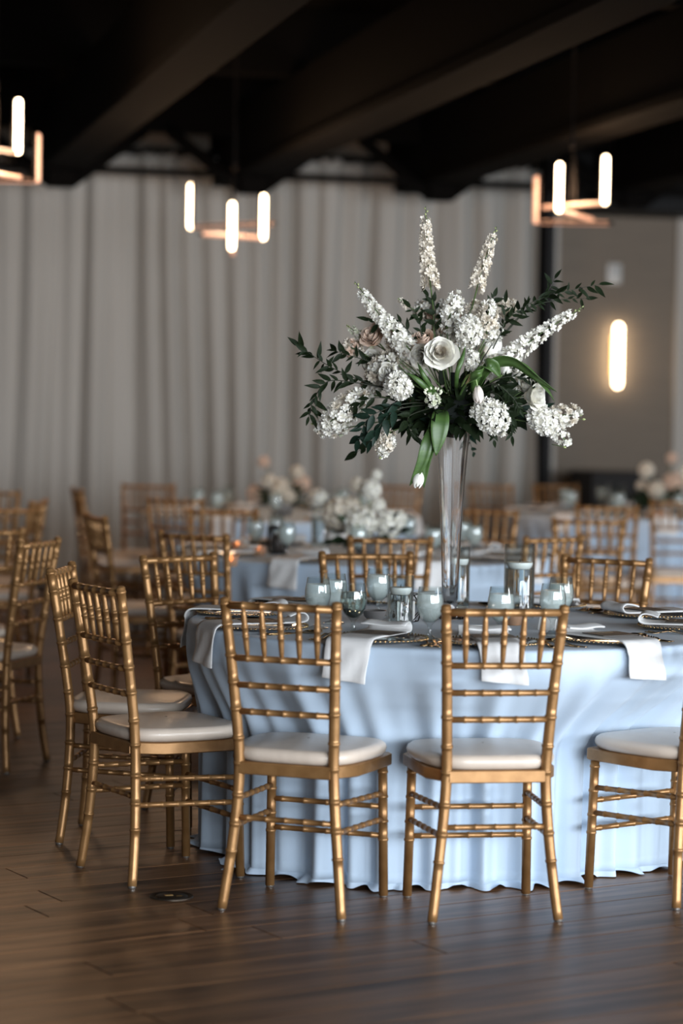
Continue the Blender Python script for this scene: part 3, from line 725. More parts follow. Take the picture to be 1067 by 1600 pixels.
# grey bowl, wire lantern, folded cards, votive
p = at_z(585, 974, TZ); b = thing('bowl', 'small grey footed bowl next to the wire lantern', 'bowl', (p.x, p.y, TZ + .001))
MB().lathe([(0, .004), (.016, .004), (.018, 0), (.022, 0), (.021, .008), (.034, .022), (.040, .040), (.0385, .042), (.036, .040), (.03, .024), (.015, .012), (0, .011)], 32).build('shell', bowl_m, b, sharp=40)
MB().lathe([(0, .034), (.0345, .034), (.0345, .030), (0, .028)], 24).build('filling', mat('dark_moss', (.03, .025, .02), .9, bump=(90, .8)), b)
p = at_z(633, 972, TZ); wl_ = thing('wire_lantern', 'black geometric wire lantern holding a white candle', 'lantern', (p.x, p.y, TZ + .001))
lo = [Vector((.042 * math.cos(k * PI / 3), .042 * math.sin(k * PI / 3), .003)) for k in range(6)]; mi = [Vector((.064 * math.cos((k + .5) * PI / 3), .064 * math.sin((k + .5) * PI / 3), .045)) for k in range(6)]; hi = [Vector((.05 * math.cos(k * PI / 3), .05 * math.sin(k * PI / 3), .092)) for k in range(6)]
for k in range(6):
    for a_, b_ in ((lo[k], lo[(k + 1) % 6]), (lo[k], mi[k]), (lo[(k + 1) % 6], mi[k]), (mi[k], hi[k]), (mi[k], hi[(k + 1) % 6]), (hi[k], hi[(k + 1) % 6])): MB().tube([a_, b_], .0017, 6).build('wire', black, wl_)
pc = thing('pillar_candle', 'white pillar candle standing inside the wire lantern', 'candle', (p.x, p.y, TZ + .001))
MB().lathe([(0, 0), (.030, 0), (.031, .003), (.031, .066), (.029, .070), (.012, .067), (0, .066)], 28).build('wax', wax, pc, sharp=40); MB().tube([(0, 0, .064), (.001, 0, .075)], .0011, 6).build('wick', wick_m, pc)
def tent_card(px, py, w, h, rz, lb):
    p = at_z(px, py, TZ); t = thing('tent_card', lb, 'card', (p.x, p.y, TZ + .001), rz)
    for sg in (-1, 1):
        MB().bbox((-w / 2, -.001, 0), (w / 2, .001, h * 1.06), .0005, Matrix.Translation((0, sg * h * .35, 0)) @ Matrix.Rotation(sg * .33, 4, 'X')).build('leaf', paper_m, t, smooth=False)
tent_card(737, 992, .085, .030, .05, 'small white tent card before the trumpet vase'); tent_card(606, 990, .09, .034, -.2, 'small white tent card behind the napkin by the grey bowl')
tent_card(592, 944, .05, .075, .5, 'tall narrow white folded card behind the grey bowl'); tent_card(856, 985, .06, .04, -.5, 'small white tent card beside the gold spoons under the widest cylinder')
def votive(p, lb, grp, lit=True, col=amber):
    t = thing('votive', lb, 'votive', p, 0, grp)
    MB().lathe([(0, 0), (.024, 0), (.027, .004), (.030, .045), (.0285, .045), (.0255, .008), (0, .006)], 20).build('glass', col, t, sharp=40)
    MB().lathe([(0, .008), (.025, .009), (.026, .022), (0, .022)], 20).build('wax', wax, t, sharp=40)
    if lit: MB().lathe([(0, .024), (.004, .028), (.005, .034), (.0025, .042), (0, .048)], 10).build('flame', flame_m, t)
p = at_z(803, 977, TZ); p.z = TZ + .001; votive(p, 'small amber votive beside the widest cylinder vase', 'votives on ' + WM, False)

# ================================================================== TALL VASE
VP = at_z(702, 967, TZ); VP.z = TZ + .001
vz = thing('trumpet_vase', 'tall clear glass trumpet vase in the middle of the table', 'vase', VP)
VO = [(0, 0), (.052, 0), (.055, .003), (.053, .007), (.030, .016), (.0255, .030), (.0265, .06), (.029, .14), (.0325, .24), (.037, .34), (.043, .45), (.051, .56), (.0595, .648), (.061, .656)]
VI = [(.0585, .655), (.056, .645), (.0475, .56), (.0395, .45), (.0335, .34), (.029, .24), (.0255, .14), (.022, .075), (.015, .055), (0, .05)]
MB().lathe(VO + VI, 40).build('glass', glass, vz, sharp=40)

# ================================================================== FLOWERS
def grid_petal(nu, nv, fn): m_ = MB(); m_.grid(fn, nu, nv); return m_
def floret_mesh(layers, ruf, seed):
    r = random.Random(seed); m_ = MB()
    for n, rad, tilt, off in layers:
        for k in range(n):
            a0 = 2 * PI * (k + off) / n + r.uniform(-.2, .2); hw = 1.25 * PI / n; rr = rad * r.uniform(.85, 1.1)
            def fn(u, v, a0=a0, hw=hw, rr=rr, tilt=tilt):
                w = (u * 2 - 1); a = a0 + w * hw * math.sin(PI * min(.15 + .75 * v, .9)); d = rr * v
                return Vector((d * math.cos(a), d * math.sin(a), d * tilt + .12 * v * v + ruf * v * math.sin(w * 5 + a0 * 3)))
            m_.grid(fn, 3, 2)
    return m_
stock_mb = [floret_mesh([(5, 1.0, .15, 0), (5, .75, .7, .5), (3, .45, 1.5, .2)], .10, s) for s in range(4)]
lark_mb = [floret_mesh([(5, 1.05, .35, 0), (3, .55, 1.1, .5)], .05, s + 9) for s in range(3)]
def fmesh(nm, mb, m_): return mb.mesh(nm, m_)
STOCK = {k: [fmesh('stock_floret', x, m_) for x in stock_mb] for k, m_ in (('w', petal_w), ('c', petal_c), ('p', petal_p), ('g', petal_g))}
LARK = {k: [fmesh('larkspur_floret', x, m_) for x in lark_mb] for k, m_ in (('w', petal_w), ('c', petal_c), ('g', petal_g))}
bud_mb = MB().lathe([(0, -.2), (.5, .1), (.55, .6), (.3, 1.1), (0, 1.35)], 6); BUD = {'g': fmesh('bud', bud_mb, bud_g), 'w': fmesh('bud', bud_mb, petal_g)}
def leaf_mb(wid, fold, droop, nu=6):
    m_ = MB()
    def fn(u, v):
        w = wid * math.sin(PI * min(1, u ** .75)) * (1 - .12 * u); s_ = (v * 2 - 1)
        return Vector((u, s_ * w, abs(s_) * w * fold - droop * u * u))
    return m_.grid(fn, nu, 2)
LEAF = {k: [fmesh('leaf', leaf_mb(w, f_, d), m_) for w, f_, d in ((.19, .35, .12), (.22, .25, .25), (.17, .45, .02))] for k, m_ in (('d', leaf_d), ('m', leaf_m), ('b', leaf_b))}
LEAF['n'] = [fmesh('leaf', leaf_mb(w, f_, d), leaf_d) for w, f_, d in ((.16, .35, .1), (.145, .25, .3), (.17, .3, -.1))]
FR = random.Random(77)
AO = VP + Vector((0, 0, .655))
def FP(px, py, dy=0.0): return at_y(px, py, VP.y + dy) - AO
arr = thing('flower_arrangement', 'tall airy arrangement of white flowers and dark leaves on the trumpet vase', 'flower arrangement', AO)
HUB = Vector((.0, 0, .05))
def stem_to(parent, p, d=None, r=.0022, hub=HUB):
    p = Vector(p); d = (d or (p - hub)).normalized(); L = (p - hub).length
    MB().tube(spline([hub + Vector((FR.uniform(-.02, .02), FR.uniform(-.02, .02), 0)), p - d * L * .4, p], 5), r, 6).build('stem', stem_m, parent)
foam_o = MB().lathe([(0, -.05), (.03, -.045), (.05, -.02), (.056, .0), (.07, .012), (.085, .035), (.08, .065), (.05, .09), (0, .1)], 24)
foam_o.build('foam_base', foam, arr)
def spike(base, tip, r0, r1, n, kind, size, parent=arr, start=.15, name='larkspur', buds=7):
    """flower spike: florets round an axis, getting smaller to a green budded tip; every floret its own piece"""
    axis = tip - base; L = axis.length; d = axis.normalized(); nx = d.orthogonal().normalized(); ny = d.cross(nx)
    c = axis.cross(Vector((0, 1, 0))).normalized() * L * .02
    st = MB().tube([base, base.lerp(tip, .5) + c, tip], [.0028, .0022, .001], 6).build(name + '_spike', stem_m, parent)
    stem_to(st, base, axis)
    M = LARK if name == 'larkspur' else STOCK
    for i in range(n):
        t = start + (1 - start) * .86 * (i + .5) / n; a = i * 2.39996 + FR.uniform(-.3, .3); rr = (r0 + (r1 - r0) * t) * FR.uniform(.75, 1.1)
        rad = nx * math.cos(a) + ny * math.sin(a)
        pos = base + axis * t + c * (1 - (2 * t - 1) ** 2) + rad * rr
        sz = size * (1.1 - .55 * t) * FR.uniform(.85, 1.15)
        link(name + '_floret', FR.choice(M[kind if t < .72 else ('g' if kind == 'w' and t > .9 else kind)]), st, frame(pos, rad + d * .35, FR.uniform(0, 6), sz))
    for i in range(buds):
        t = .80 + .2 * i / buds; a = i * 2.4; rad = nx * math.cos(a) + ny * math.sin(a); rr = r1 * .5 * (1.1 - .9 * (t - .8) / .2)
        link('bud', BUD['g' if t > .88 else 'w'], st, frame(base + axis * t + rad * rr, rad + d * 1.2, 0, size * .34 * (1.5 - t * .6)))
    return st
def clump(cen, axis, ra, rl, n, kind, size, name='stock', parent=arr, face=None, stem=True):
    """dense rounded head of florets"""
    d = Vector(axis).normalized(); nx = d.orthogonal().normalized(); ny = d.cross(nx)
    st = MB().tube([cen - d * rl, cen + d * rl * .8], [.004, .002], 6).build(name + '_head', stem_m, parent)
    if stem: stem_to(st, cen - d * rl)
    for i in range(n):
        z = 1 - 2 * (i + .5) / n; r_ = math.sqrt(max(0, 1 - z * z)); a = i * 2.39996
        rad = nx * (r_ * math.cos(a)) + ny * (r_ * math.sin(a)); q = FR.uniform(.82, 1.08)
        link(name + '_floret', FR.choice(STOCK[kind if not isinstance(kind, tuple) else FR.choice(kind)]), st, frame(cen + rad * ra * q + d * (z * rl * q), rad * rl + d * z * ra + Vector((0, 0, .1)) * ra, FR.uniform(0, 6), size * 1.12 * FR.uniform(.8, 1.2)))
    return st
# larkspur spikes
spike(FP(677, 484, -.02), FP(665, 322, -.02), .024, .010, 54, 'c', .018, start=.2)
spike(FP(738, 478, -.03), FP(776, 354, -.02), .022, .009, 42, 'c', .0165, start=.2)
spike(FP(640, 546, -.10), FP(554, 440, -.07), .028, .008, 54, 'w', .018, start=.0)
spike(FP(790, 562, -.08), FP(913, 478, -.03), .026, .008, 52, 'w', .017, start=.0)
spike(FP(590, 540, .05), FP(541, 508, .04), .016, .009, 16, 'g', .012, start=.1)
spike(FP(640, 480, .03), FP(622, 466, .0), .006, .006, 6, 'c', .011, start=.2, buds=3)
# stock and hydrangea heads
for (x0, y0), (x1, y1), dy, ra, n, kd, sz in (
    ((699, 508), (711, 462), -.04, .024, 24, 'w', .016), ((737, 536), (728, 500), -.11, .038, 34, 'w', .017), ((760, 520), (764, 478), -.06, .026, 26, ('w', 'c'), .015),
    ((740, 552), (735, 574), -.12, .015, 14, 'w', .0125), ((628, 598), (616, 608), -.17, .040, 36, 'w', .0165), ((566, 620), (512, 662), -.08, .042, 46, ('w', 'w', 'c'), .0165),
    ((540, 668), (498, 668), -.04, .028, 24, ('c', 'w', 'g'), .014), ((608, 678), (597, 708), -.13, .024, 22, ('w', 'c'), .0145), ((750, 632), (783, 668), -.17, .046, 48, 'w', .0165),
    ((832, 648), (868, 668), -.10, .036, 34, 'w', .0175), ((862, 650), (900, 648), -.06, .026, 20, ('w', 'w', 'c'), .0155), ((862, 668), (886, 690), -.08, .019, 15, ('w', 'c'), .0135),
    ((612, 560), (580, 590), -.03, .034, 28, ('w', 'c'), .016), ((560, 548), (540, 540), .02, .026, 18, ('p', 'c'), .014), ((670, 488), (652, 482), .08, .03, 20, ('w', 'c'), .015),
    ((782, 488), (800, 476), .06, .026, 18, 'c', .015), ((716, 520), (690, 490), .02, .034, 22, ('c', 'w', 'p'), .016), ((800, 590), (822, 604), .02, .03, 20, 'w', .015),
    ((640, 528), (612, 540), -.02, .034, 26, ('w', 'c'), .017), ((772, 508), (760, 530), -.03, .032, 26, 'w', .017), ((745, 492), (738, 478), .0, .026, 18, ('w', 'c'), .016), ((700, 478), (690, 492), .03, .03, 20, ('w', 'p'), .016), ((590, 606), (572, 596), .02, .034, 22, ('w', 'c'), .016),
    ((640, 570), (620, 590), .16, .05, 26, ('w', 'c'), .017), ((760, 580), (790, 570), .17, .05, 26, 'w', .017), ((700, 540), (700, 500), .16, .05, 26, ('w', 'c'), .017)):
    p0, p1 = FP(x0, y0, dy), FP(x1, y1, dy); clump((p0 + p1) / 2, p1 - p0, ra, max((p1 - p0).length * .6, ra * .8), n, kd, sz)
for x, y, dy in ((905, 648, -.05), (910, 655, -.05), (888, 694, -.08), (880, 698, -.08), (497, 668, -.04), (490, 662, -.05), (596, 714, -.13)):
    b = link('bud', BUD['g'], arr, frame(FP(x, y, dy), FP(x, y, dy) - HUB, 0, .008))
    MB().tube([b.matrix_basis.to_translation() * .9, b.matrix_basis.to_translation()], .0012, 5).build('bud_stalk', stem_m, arr)
# small starry filler
st = clump(FP(676, 625, -.20), Vector((0, -.6, .5)), .022, .018, 14, ('w', 'g'), .010, 'filler')
for k in range(14):
    a = k * 2.4; d = Vector((math.cos(a) * .9, -.4, .55 + .4 * math.sin(a))); link('bud', BUD['w'], st, frame(FP(676, 620, -.20) + d * .026, d, 0, .0075))
# roses
def rose_petal(r, h, hw, open_, curl):
    def fn(u, v):
        w = u * 2 - 1; a = w * hw * (.55 + .45 * math.sin(PI * (.25 + .5 * v)))
        rad = (r * (.25 + .75 * v ** .7) + open_ * r * v ** 2 + curl * r * max(0, v - .72) ** 1.4 * 3) * (1 - .12 * w * w * v * (r > .3)) * (1 + .03 * math.sin(w * 7 + r * 9) * v)
        z = h * (v - (.10 + .16 * (r > .3)) * w * w * v) - curl * h * .55 * max(0, v - .75) ** 1.2 + .02 * math.sin(w * 6 + r * 20) * v
        return Vector((rad * math.cos(a), rad * math.sin(a), z))
    return grid_petal(6, 6, fn)
ROSE_L = [(.13, 1.05, 2.1, -.02, 0, 2), (.22, 1.10, 1.5, -.03, .0, 3), (.33, 1.13, 1.3, -.08, .0, 3), (.45, 1.13, 1.15, -.09, .03, 4), (.58, 1.10, 1.0, -.08, .08, 5), (.72, 1.02, .95, -.05, .16, 5), (.86, .88, .92, .0, .26, 6)]
ROSE = {c: [(rose_petal(r, h, hw, op, cu_).mesh('petal', m_), n) for r, h, hw, op, cu_, n in ROSE_L] for c, m_ in (('w', petal_w), ('c', petal_c), ('p', petal_p))}
def rose(cen, facing, size, cols, name='rose', parent=arr, stem=True):
    facing = Vector(facing).normalized()
    core = MB().lathe([(0, -.25), (.3, -.1), (.36, .15), (.2, .5), (0, .6)], 10)
    M = frame(cen - facing * size * .45, facing, FR.uniform(0, 6), size)
    h_ = link(name, core.mesh(name, MATS['petal_cream'] if cols != 'p' else petal_p), parent, M)
    if stem: s_ = Vector(cen) - facing * size * .6; MB().tube([M.inverted() @ p for p in spline([HUB, s_ * .6 - facing * .04, s_], 4)], .0025 / size, 6).build('stem', stem_m, h_)
    for li, (me, n) in enumerate(ROSE[cols[0] if li_in(cols, 0) else 'w']):
        use = ROSE[cols[1]][li][0] if len(cols) > 1 and li < 3 else me
        for k in range(n): link('petal', use, h_, RZ(2 * PI * k / n + li * .7 + FR.uniform(-.25, .25)) @ Matrix.Rotation(FR.uniform(-.04, .08) * (li > 1), 4, 'Y') @ Matrix.Rotation(FR.uniform(-.08, .08), 4, 'X') @ Matrix.Scale(FR.uniform(.9, 1.08), 4))
    return h_
def li_in(c, i): return c[i] in ROSE
rose(FP(688, 552, -.23), (-.05, -1, .12), .058, 'wc'); rose(FP(660, 556, -.12), (-.5, -.9, -.2), .046, 'w'); rose(FP(584, 527, -.02), (-.5, -.7, .5), .048, 'p')
rose(FP(662, 533, -.08), (-.3, -.6, .7), .044, 'p'); rose(FP(684, 497, .03), (-.2, -.4, .9), .040, 'p'); rose(FP(584, 566, .03), (-.6, -.7, .1), .046, 'wc')
rose(FP(606, 582, -.12), (-.6, -.8, .1), .036, 'w'); rose(FP(718, 500, .10), (0, .3, 1), .045, 'c'); rose(FP(650, 590, .18), (-.3, 1, .2), .05, 'w'); rose(FP(760, 545, .16), (.3, 1, .3), .05, 'w')
rose(FP(833, 619, -.12), (.85, -.6, -.05), .050, 'w', 'peony'); rose(FP(822, 603, -.07), (.4, -.6, .6), .038, 'w', 'peony')
# tulips
def tulip(cen, axis, L, r, m_, stem_path):
    axis = Vector(axis).normalized(); M = frame(cen, axis, .3, 1)
    h_ = link('tulip', MB().lathe([(0, -.002), (r * .5, .001), (r * .3, .006), (0, .008)], 10).mesh('tulip', stem_m), arr, M)
    def fn(u, v):
        w = u * 2 - 1; a = w * .75 * math.sin(PI * (.12 + .8 * v)) ** .6; rad = r * (math.sin(PI * min(.06 + .80 * v, .97)) ** .7)
        return Vector((rad * math.cos(a), rad * math.sin(a), L * v - L * .06 * w * w))
    me = grid_petal(5, 8, fn).mesh('petal', m_)
    for k in range(6): link('petal', me, h_, RZ(k * PI / 3) @ Matrix.Scale(1 if k % 2 else .93, 4))
    inv = M.inverted()
    MB().tube([inv @ p for p in spline(stem_path, 6)], .0032, 8).build('stem', mat('tulip_stem', (.20, .30, .09), .45), h_)
    return h_
tulip(FP(746, 604, -.20), (.08, -.2, -1), .058, .0185, petal_t, [FP(716, 612, -.1), FP(730, 588, -.17), FP(741, 587, -.20), FP(746, 604, -.20)])
tulip(FP(657, 736, -.17), (-.25, -.15, -1), .058, .019, petal_w, [FP(688, 640, -.1), FP(682, 660, -.17), FP(668, 700, -.18), FP(657, 738, -.17)])
tulip(FP(785, 586, .1), (.3, .6, .7), .05, .018, petal_w, [FP(720, 620, .05), FP(760, 600, .09), FP(785, 586, .1)])
def blade(path, wid, side, name='tulip_leaf', m_=leaf_l, cup=.35, tw=0.0, parent=arr):
    P = spline(path, 6); n = len(P); mb = MB(); v = []; f = []; side = Vector(side)
    for i, p in enumerate(P):
        t = (P[min(i + 1, n - 1)] - P[max(i - 1, 0)]).normalized(); u = i / (n - 1)
        s_ = Matrix.Rotation(tw * u, 3, t) @ (side - t * side.dot(t)).normalized(); nn = t.cross(s_)
        w = wid * max(.02, math.sin(PI * min(1, .10 + .9 * u) ** 1.05)) ** .8
        for j in range(5):
            q = j / 2 - 1; v.append(p + s_ * (q * w) + nn * (q * q * w * cup))
    for i in range(n - 1):
        for j in range(4): f.append((i * 5 + j, i * 5 + j + 1, i * 5 + 6 + j, i * 5 + 5 + j))
    o = mb.add(v, f).build(name, m_, parent); md = o.modifiers.new('thick', 'SOLIDIFY'); md.thickness = .0012; return o
blade([FP(690, 640, -.12), FP(688, 652, -.19), FP(685, 680, -.205), FP(681, 712, -.20)], .030, (1, .1, 0), cup=.25)
blade([FP(684, 655, -.14), FP(668, 690, -.19), FP(658, 724, -.19), FP(640, 759, -.17)], .020, (.9, .3, .2), tw=.5)
blade([FP(690, 665, -.13), FP(677, 695, -.18), FP(667, 720, -.185), FP(662, 763, -.165)], .016, (.8, -.4, .2), tw=-.4)
blade([FP(718, 622, -.1), FP(730, 600, -.19), FP(745, 586, -.21), FP(756, 574, -.20)], .020, (.5, .1, .8), cup=.3)
blade([FP(745, 615, -.08), FP(765, 570, -.15), FP(800, 562, -.18), FP(840, 590, -.17), FP(870, 612, -.14)], .022, (.2, -.5, .8), tw=.7)
blade([FP(742, 610, -.08), FP(770, 575, -.13), FP(812, 572, -.15), FP(850, 606, -.14), FP(866, 627, -.12)], .016, (.2, .5, .8), tw=-.4)
blade([FP(740, 615, -.08), FP(750, 585, -.16), FP(768, 570, -.18), FP(782, 590, -.16)], .026, (.7, -.1, .6), m_=leaf_l)
blade([FP(712, 625, -.1), FP(714, 585, -.17), FP(722, 560, -.17), FP(727, 540, -.15)], .008, (1, 0, 0), m_=leaf_l)
blade([FP(688, 628, -.1), FP(660, 600, -.18), FP(636, 582, -.18)], .010, (.3, 0, 1), m_=leaf_l); blade([FP(690, 628, -.1), FP(664, 590, -.17), FP(652, 566, -.16)], .008, (.6, 0, .6), m_=leaf_l)
# foliage branches: every leaf its own piece
def branch(pts, n, ln, kind, spread=.9, parent=arr, start=.25, both=True, r=.0017):
    P = spline(pts, 8); st = MB().tube(P, [r * (1.3 - .9 * i / len(P)) for i in range(len(P))], 6).build('foliage_branch', mat('twig', (.03, .035, .02), .6), parent)
    for i in range(n):
        t = start + (1 - start) * (i + .5) / n; k = min(int(t * (len(P) - 1)), len(P) - 2); p = P[k].lerp(P[k + 1], t * (len(P) - 1) - k); d = (P[k + 1] - P[k]).normalized()
        side = d.cross(Vector((0, 1, 0))).normalized() * (1 if i % 2 else -1)
        ld = (d * FR.uniform(.3, 1.0) + side * spread * FR.uniform(.3, 1.1) + Vector((FR.uniform(-.45, .45), FR.uniform(-.7, .5), FR.uniform(-.6, .3)))).normalized()
        if i == n - 1: ld = d
        up = Vector((FR.uniform(-.4, .4), -1, FR.uniform(-.2, .9))); yv = up.cross(ld).normalized(); zv = ld.cross(yv)
        M = Matrix((ld, yv, zv)).transposed().to_4x4(); M.translation = p
        link('leaf', FR.choice(LEAF[kind]), st, M @ Matrix.Scale(ln * FR.uniform(.7, 1.4), 4))
    return st
H0 = (700, 620)
branch([FP(640, 610, -.05), FP(586, 602, -.06), FP(530, 580, -.05), FP(498, 562, -.03), FP(467, 540, -.02)], 24, .048, 'n')
branch([FP(600, 606, -.08), FP(556, 598, -.10), FP(512, 596, -.09), FP(490, 625, -.08), FP(482, 652, -.07)], 23, .046, 'n')
branch([FP(640, 600, -.02), FP(590, 570, -.02), FP(545, 555, -.02), FP(522, 548, 0)], 16, .042, 'n')
branch([FP(725, 610, .02), FP(771, 534, .0), FP(800, 492, -.02), FP(836, 470, -.02), FP(880, 456, -.02), FP(938, 444, 0)], 38, .042, 'n', start=.22)
branch([FP(780, 530, .02), FP(815, 490, .02), FP(850, 462, .03), FP(868, 434, .04)], 16, .036, 'n')
branch([FP(790, 520, .05), FP(830, 480, .06), FP(880, 468, .06), FP(918, 466, .05)], 12, .032, 'n')
branch([FP(770, 545, -.05), FP(786, 510, -.06), FP(790, 470, -.06)], 9, .034, 'd')
branch([FP(730, 620, -.08), FP(770, 600, -.16), FP(800, 620, -.18), FP(812, 640, -.17)], 18, .030, 'n', start=.3)
branch([FP(730, 625, -.08), FP(775, 615, -.15), FP(796, 650, -.17), FP(800, 682, -.16)], 18, .030, 'n', start=.3)
branch([FP(740, 615, -.05), FP(785, 590, -.12), FP(825, 592, -.12), FP(846, 606, -.10)], 16, .030, 'n', start=.3)
branch([FP(735, 630, -.1), FP(765, 660, -.14), FP(772, 690, -.14)], 8, .034, 'd')
branch([FP(690, 630, -.08), FP(640, 630, -.15), FP(600, 640, -.17), FP(572, 658, -.17), FP(560, 690, -.16)], 16, .052, 'b', start=.3)
branch([FP(680, 635, -.08), FP(640, 650, -.15), FP(640, 670, -.16), FP(650, 684, -.15)], 9, .046, 'd')
branch([FP(690, 630, -.08), FP(620, 640, -.17), FP(592, 668, -.19), FP(580, 692, -.18)], 10, .048, 'b')
branch([FP(680, 625, -.06), FP(630, 625, -.13), FP(580, 622, -.14), FP(548, 640, -.12)], 11, .046, 'd')
branch([FP(680, 580, -.05), FP(660, 530, -.09), FP(655, 500, -.09), FP(640, 480, -.08)], 13, .038, 'd')
branch([FP(680, 570, -.05), FP(640, 520, -.06), FP(620, 500, -.06), FP(600, 508, -.06), FP(574, 500, -.07)], 12, .038, 'd')
branch([FP(690, 560, 0), FP(680, 510, -.03), FP(680, 480, -.02), FP(668, 462, -.01)], 9, .034, 'd')
branch([FP(735, 570, -.02), FP(752, 520, -.02), FP(765, 480, 0), FP(772, 462, 0)], 9, .034, 'd')
for k in range(6):                          # round the back
    a = PI * (k + .5) / 6; c = Vector((math.cos(a) * .10, .06 + math.sin(a) * .08, .04)); e = Vector((math.cos(a) * .34, .08 + math.sin(a) * .26, .03 + .16 * math.sin(k * 2.1)))
    branch([HUB, c, e * .75 + Vector((0, 0, .03)), e], 7, .055, 'd' if k % 2 else 'b')
mass = MB().tube([HUB - Vector((0, 0, .04)), HUB + Vector((0, 0, .12))], .012, 8).build('leaf_cluster', foam, arr)
inner = MB(); LMB = [leaf_mb(.19, .35, .12), leaf_mb(.22, .25, .25)]
for k in range(380):
    z = FR.uniform(-.5, .9); a = FR.uniform(0, 2 * PI); r_ = math.sqrt(max(0, 1 - z * z)); d = Vector((r_ * math.cos(a), r_ * math.sin(a), z))
    p = Vector((d.x * .24, d.y * .19, .05 + d.z * .12)) * FR.uniform(.4, .95); ld = (d + Vector((FR.uniform(-.6, .6), FR.uniform(-.6, .6), FR.uniform(-.7, .4)))).normalized()
    yv = Vector((FR.uniform(-.5, .5), -1, FR.uniform(0, 1))).cross(ld).normalized(); M = Matrix((ld, yv, ld.cross(yv))).transposed().to_4x4(); M.translation = p
    M = M @ Matrix.Scale(FR.uniform(.045, .078), 4)
    if k < 40: link('leaf', FR.choice(LEAF['dmb'[k % 3]]), mass, M)
    else: inner.inst(LMB[k % 2], M)
tag(inner.build('inner_leaves', leaf_d, arr), kind='stuff')

# ================================================================== BACKGROUND TABLE DRESSING
def bloom_mesh(m_, n=34, size=.36, seed=0):
    mb = MB()
    for i in range(n):
        z = 1 - 2 * (i + .5) / n; r_ = math.sqrt(1 - z * z); a = i * 2.39996; d = Vector((r_ * math.cos(a), r_ * math.sin(a), z)); mb.inst(stock_mb[i % 4], frame(d * .82, d, a, size))
    mb.lathe([(0, -.8), (.6, -.55), (.8, 0), (.6, .55), (0, .8)], 10); return mb.mesh('bloom', m_)
BLOOM = {k: bloom_mesh(m_) for k, m_ in (('w', petal_w), ('c', petal_c), ('p', petal_p))}
def low_flowers(px, py, depth, label, spec, seed):
    """low centrepiece in a bowl: (px, py, radius in px, colour) blooms plus leaves"""
    o = at_y(px, py, depth); o.z = TZ + .001; t = thing('flower_bowl', label, 'flower arrangement', o, 0, 'low centrepieces'); r = random.Random(seed)
    MB().lathe([(0, .003), (.05, 0), (.056, .004), (.075, .05), (.085, .09), (.08, .09), (.06, .03), (0, .02)], 24).build('vessel', bowl_m, t)
    hub = Vector((0, 0, .08)); s_ = FPX / depth
    for x, y, rr, c in spec:
        p = at_y(x, y, depth + r.uniform(-.10, .05)) - o; h_ = link('bloom', BLOOM[c], t, frame(p, p - hub, r.uniform(0, 6), rr / s_))
        MB().tube([h_.matrix_basis.inverted() @ q for q in (hub, (hub + p) / 2 + Vector((0, 0, .01)), p)], .0025 * s_ / rr, 6).build('stem', stem_m, h_)
    for k in range(46):
        a = r.uniform(0, 2 * PI); d = Vector((math.cos(a), math.sin(a), r.uniform(-.2, 1.0))).normalized(); p = hub + Vector((d.x * .17, d.y * .13, d.z * .13)) * r.uniform(.3, 1)
        yv = Vector((0, -1, r.uniform(0, 1))).cross(d).normalized(); M = Matrix((d, yv, d.cross(yv))).transposed().to_4x4(); M.translation = p
        link('leaf', r.choice(LEAF['dm'[k % 2]]), t, M @ Matrix.Scale(r.uniform(.06, .1), 4))
    return t
lf = low_flowers(575, 830, 11.4, 'low bowl of white hydrangeas and leaves on the blurred near table', [(562, 818, 25, 'w'), (605, 820, 22, 'w'), (530, 802, 24, 'c'), (580, 765, 15, 'w'), (558, 757, 11, 'c'), (500, 780, 13, 'w'), (622, 812, 14, 'w'), (548, 790, 14, 'c'), (590, 790, 12, 'w'), (588, 742, 8, 'w')], 3)
low_flowers(440, 800, 15.1, 'low bowl of cream and peach flowers on the table near the drape', [(437, 765, 17, 'c'), (412, 722, 9, 'p'), (464, 738, 10, 'c'), (472, 756, 13, 'p'), (400, 772, 14, 'p'), (496, 780, 14, 'w'), (450, 775, 12, 'c'), (420, 752, 11, 'c')], 4)
low_flowers(1035, 790, 16.2, 'low bowl of cream flowers on the table before the grey wall', [(1050, 716, 9, 'p'), (1010, 735, 12, 'c'), (1052, 755, 16, 'p'), (1025, 765, 13, 'c'), (1075, 740, 16, 'w'), (1004, 760, 10, 'c')], 5)
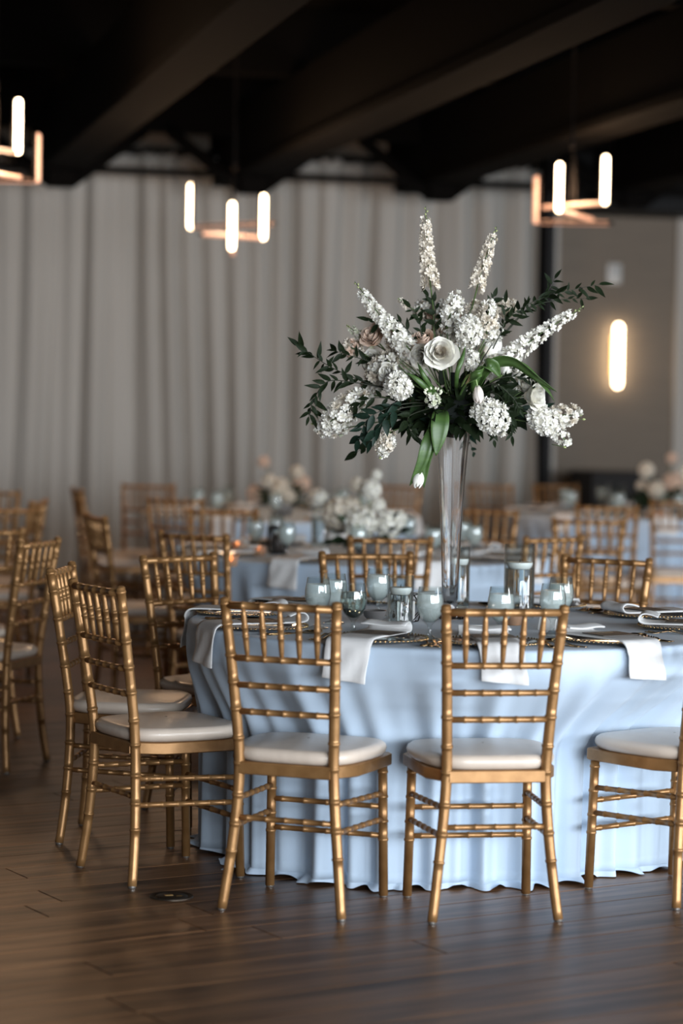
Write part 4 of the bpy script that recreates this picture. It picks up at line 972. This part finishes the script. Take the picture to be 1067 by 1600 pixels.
def round_settings(c, where, n, off, full, seed, sel=None):
    r = random.Random(seed)
    for k in range(n):
        if sel and k not in sel: continue
        a = off + 2 * PI * k / n; setting(c, a, where, .88, False, k + seed)
        u = Vector((math.cos(a), math.sin(a), 0)); v_ = Vector((-u.y, u.x, 0)); p = c + u * .50 + v_ * .16; p.z = TZ + .001
        place(goblet, p, r.uniform(0, 6), 'goblet of iced water on ' + where, 'goblets on ' + where)
        if k % 2 == 0:
            q = c + u * .52 - v_ * .13; q.z = TZ + .055; 
W2, W3, W4 = 'the low white flower table', 'the cream flower table', 'the grey wall table'
round_settings(T2, W2, 9, math.radians(208), False, 1); round_settings(T3, W3, 8, math.radians(250), False, 2); round_settings(T4, W4, 8, math.radians(230), False, 3)
def votive_at(px, py, lb, grp, lit=True, col=amber): p = at_z(px, py + 6, TZ); p.z = TZ + .001; votive(p, lb, grp, lit, col)
for px, py in ((361, 879), (405, 863), (371, 856)): votive_at(px, py, 'small amber tealight glowing on ' + W2, 'tealights on ' + W2)
for px, py in ((1020, 806), (1033, 805)): votive_at(px, py, 'small amber tealight glowing on ' + W4, 'tealights on ' + W4)
votive_at(985, 806, 'small unlit amber votive on ' + W4, 'tealights on ' + W4, False)
def dark_lantern(px, py, z0, w, h, lb):
    p = at_z(px, py, TZ); t = thing('lantern', lb, 'lantern', (p.x, p.y, TZ + .001), .3)
    MB().bbox((-w, -w, 0), (w, w, .015), .003).build('base', black, t, smooth=False); MB().bbox((-w, -w, h - .02), (w, w, h), .003).build('top', black, t, smooth=False)
    for sx in (-1, 1):
        for sy in (-1, 1): MB().box((sx * w - .006, sy * w - .006, .01), (sx * w + .006, sy * w + .006, h - .01)).build('post', black, t, smooth=False)
    MB().lathe([(0, .014), (w * .8, .014), (w * .8, h * .7), (0, h * .7)], 16).build('candle', mat('brown_wax', (.05, .04, .035), .5), t)
dark_lantern(433, 866, 0, .034, .135, 'dark lantern on the low white flower table'); dark_lantern(996, 800, 0, .034, .13, 'dark lantern on the table before the grey wall')
for px, py, r, h, lb in ((962, 800, .06, .19, 'clear cylinder on the table before the grey wall'), (500, 857, .045, .22, 'clear cylinder beside the dark lantern')):
    p = at_z(px, py, TZ); t = make_cylinder(r, h, h * .65); t.location = (p.x, p.y, TZ + .001); tag(t, lb, None, 'background cylinders')
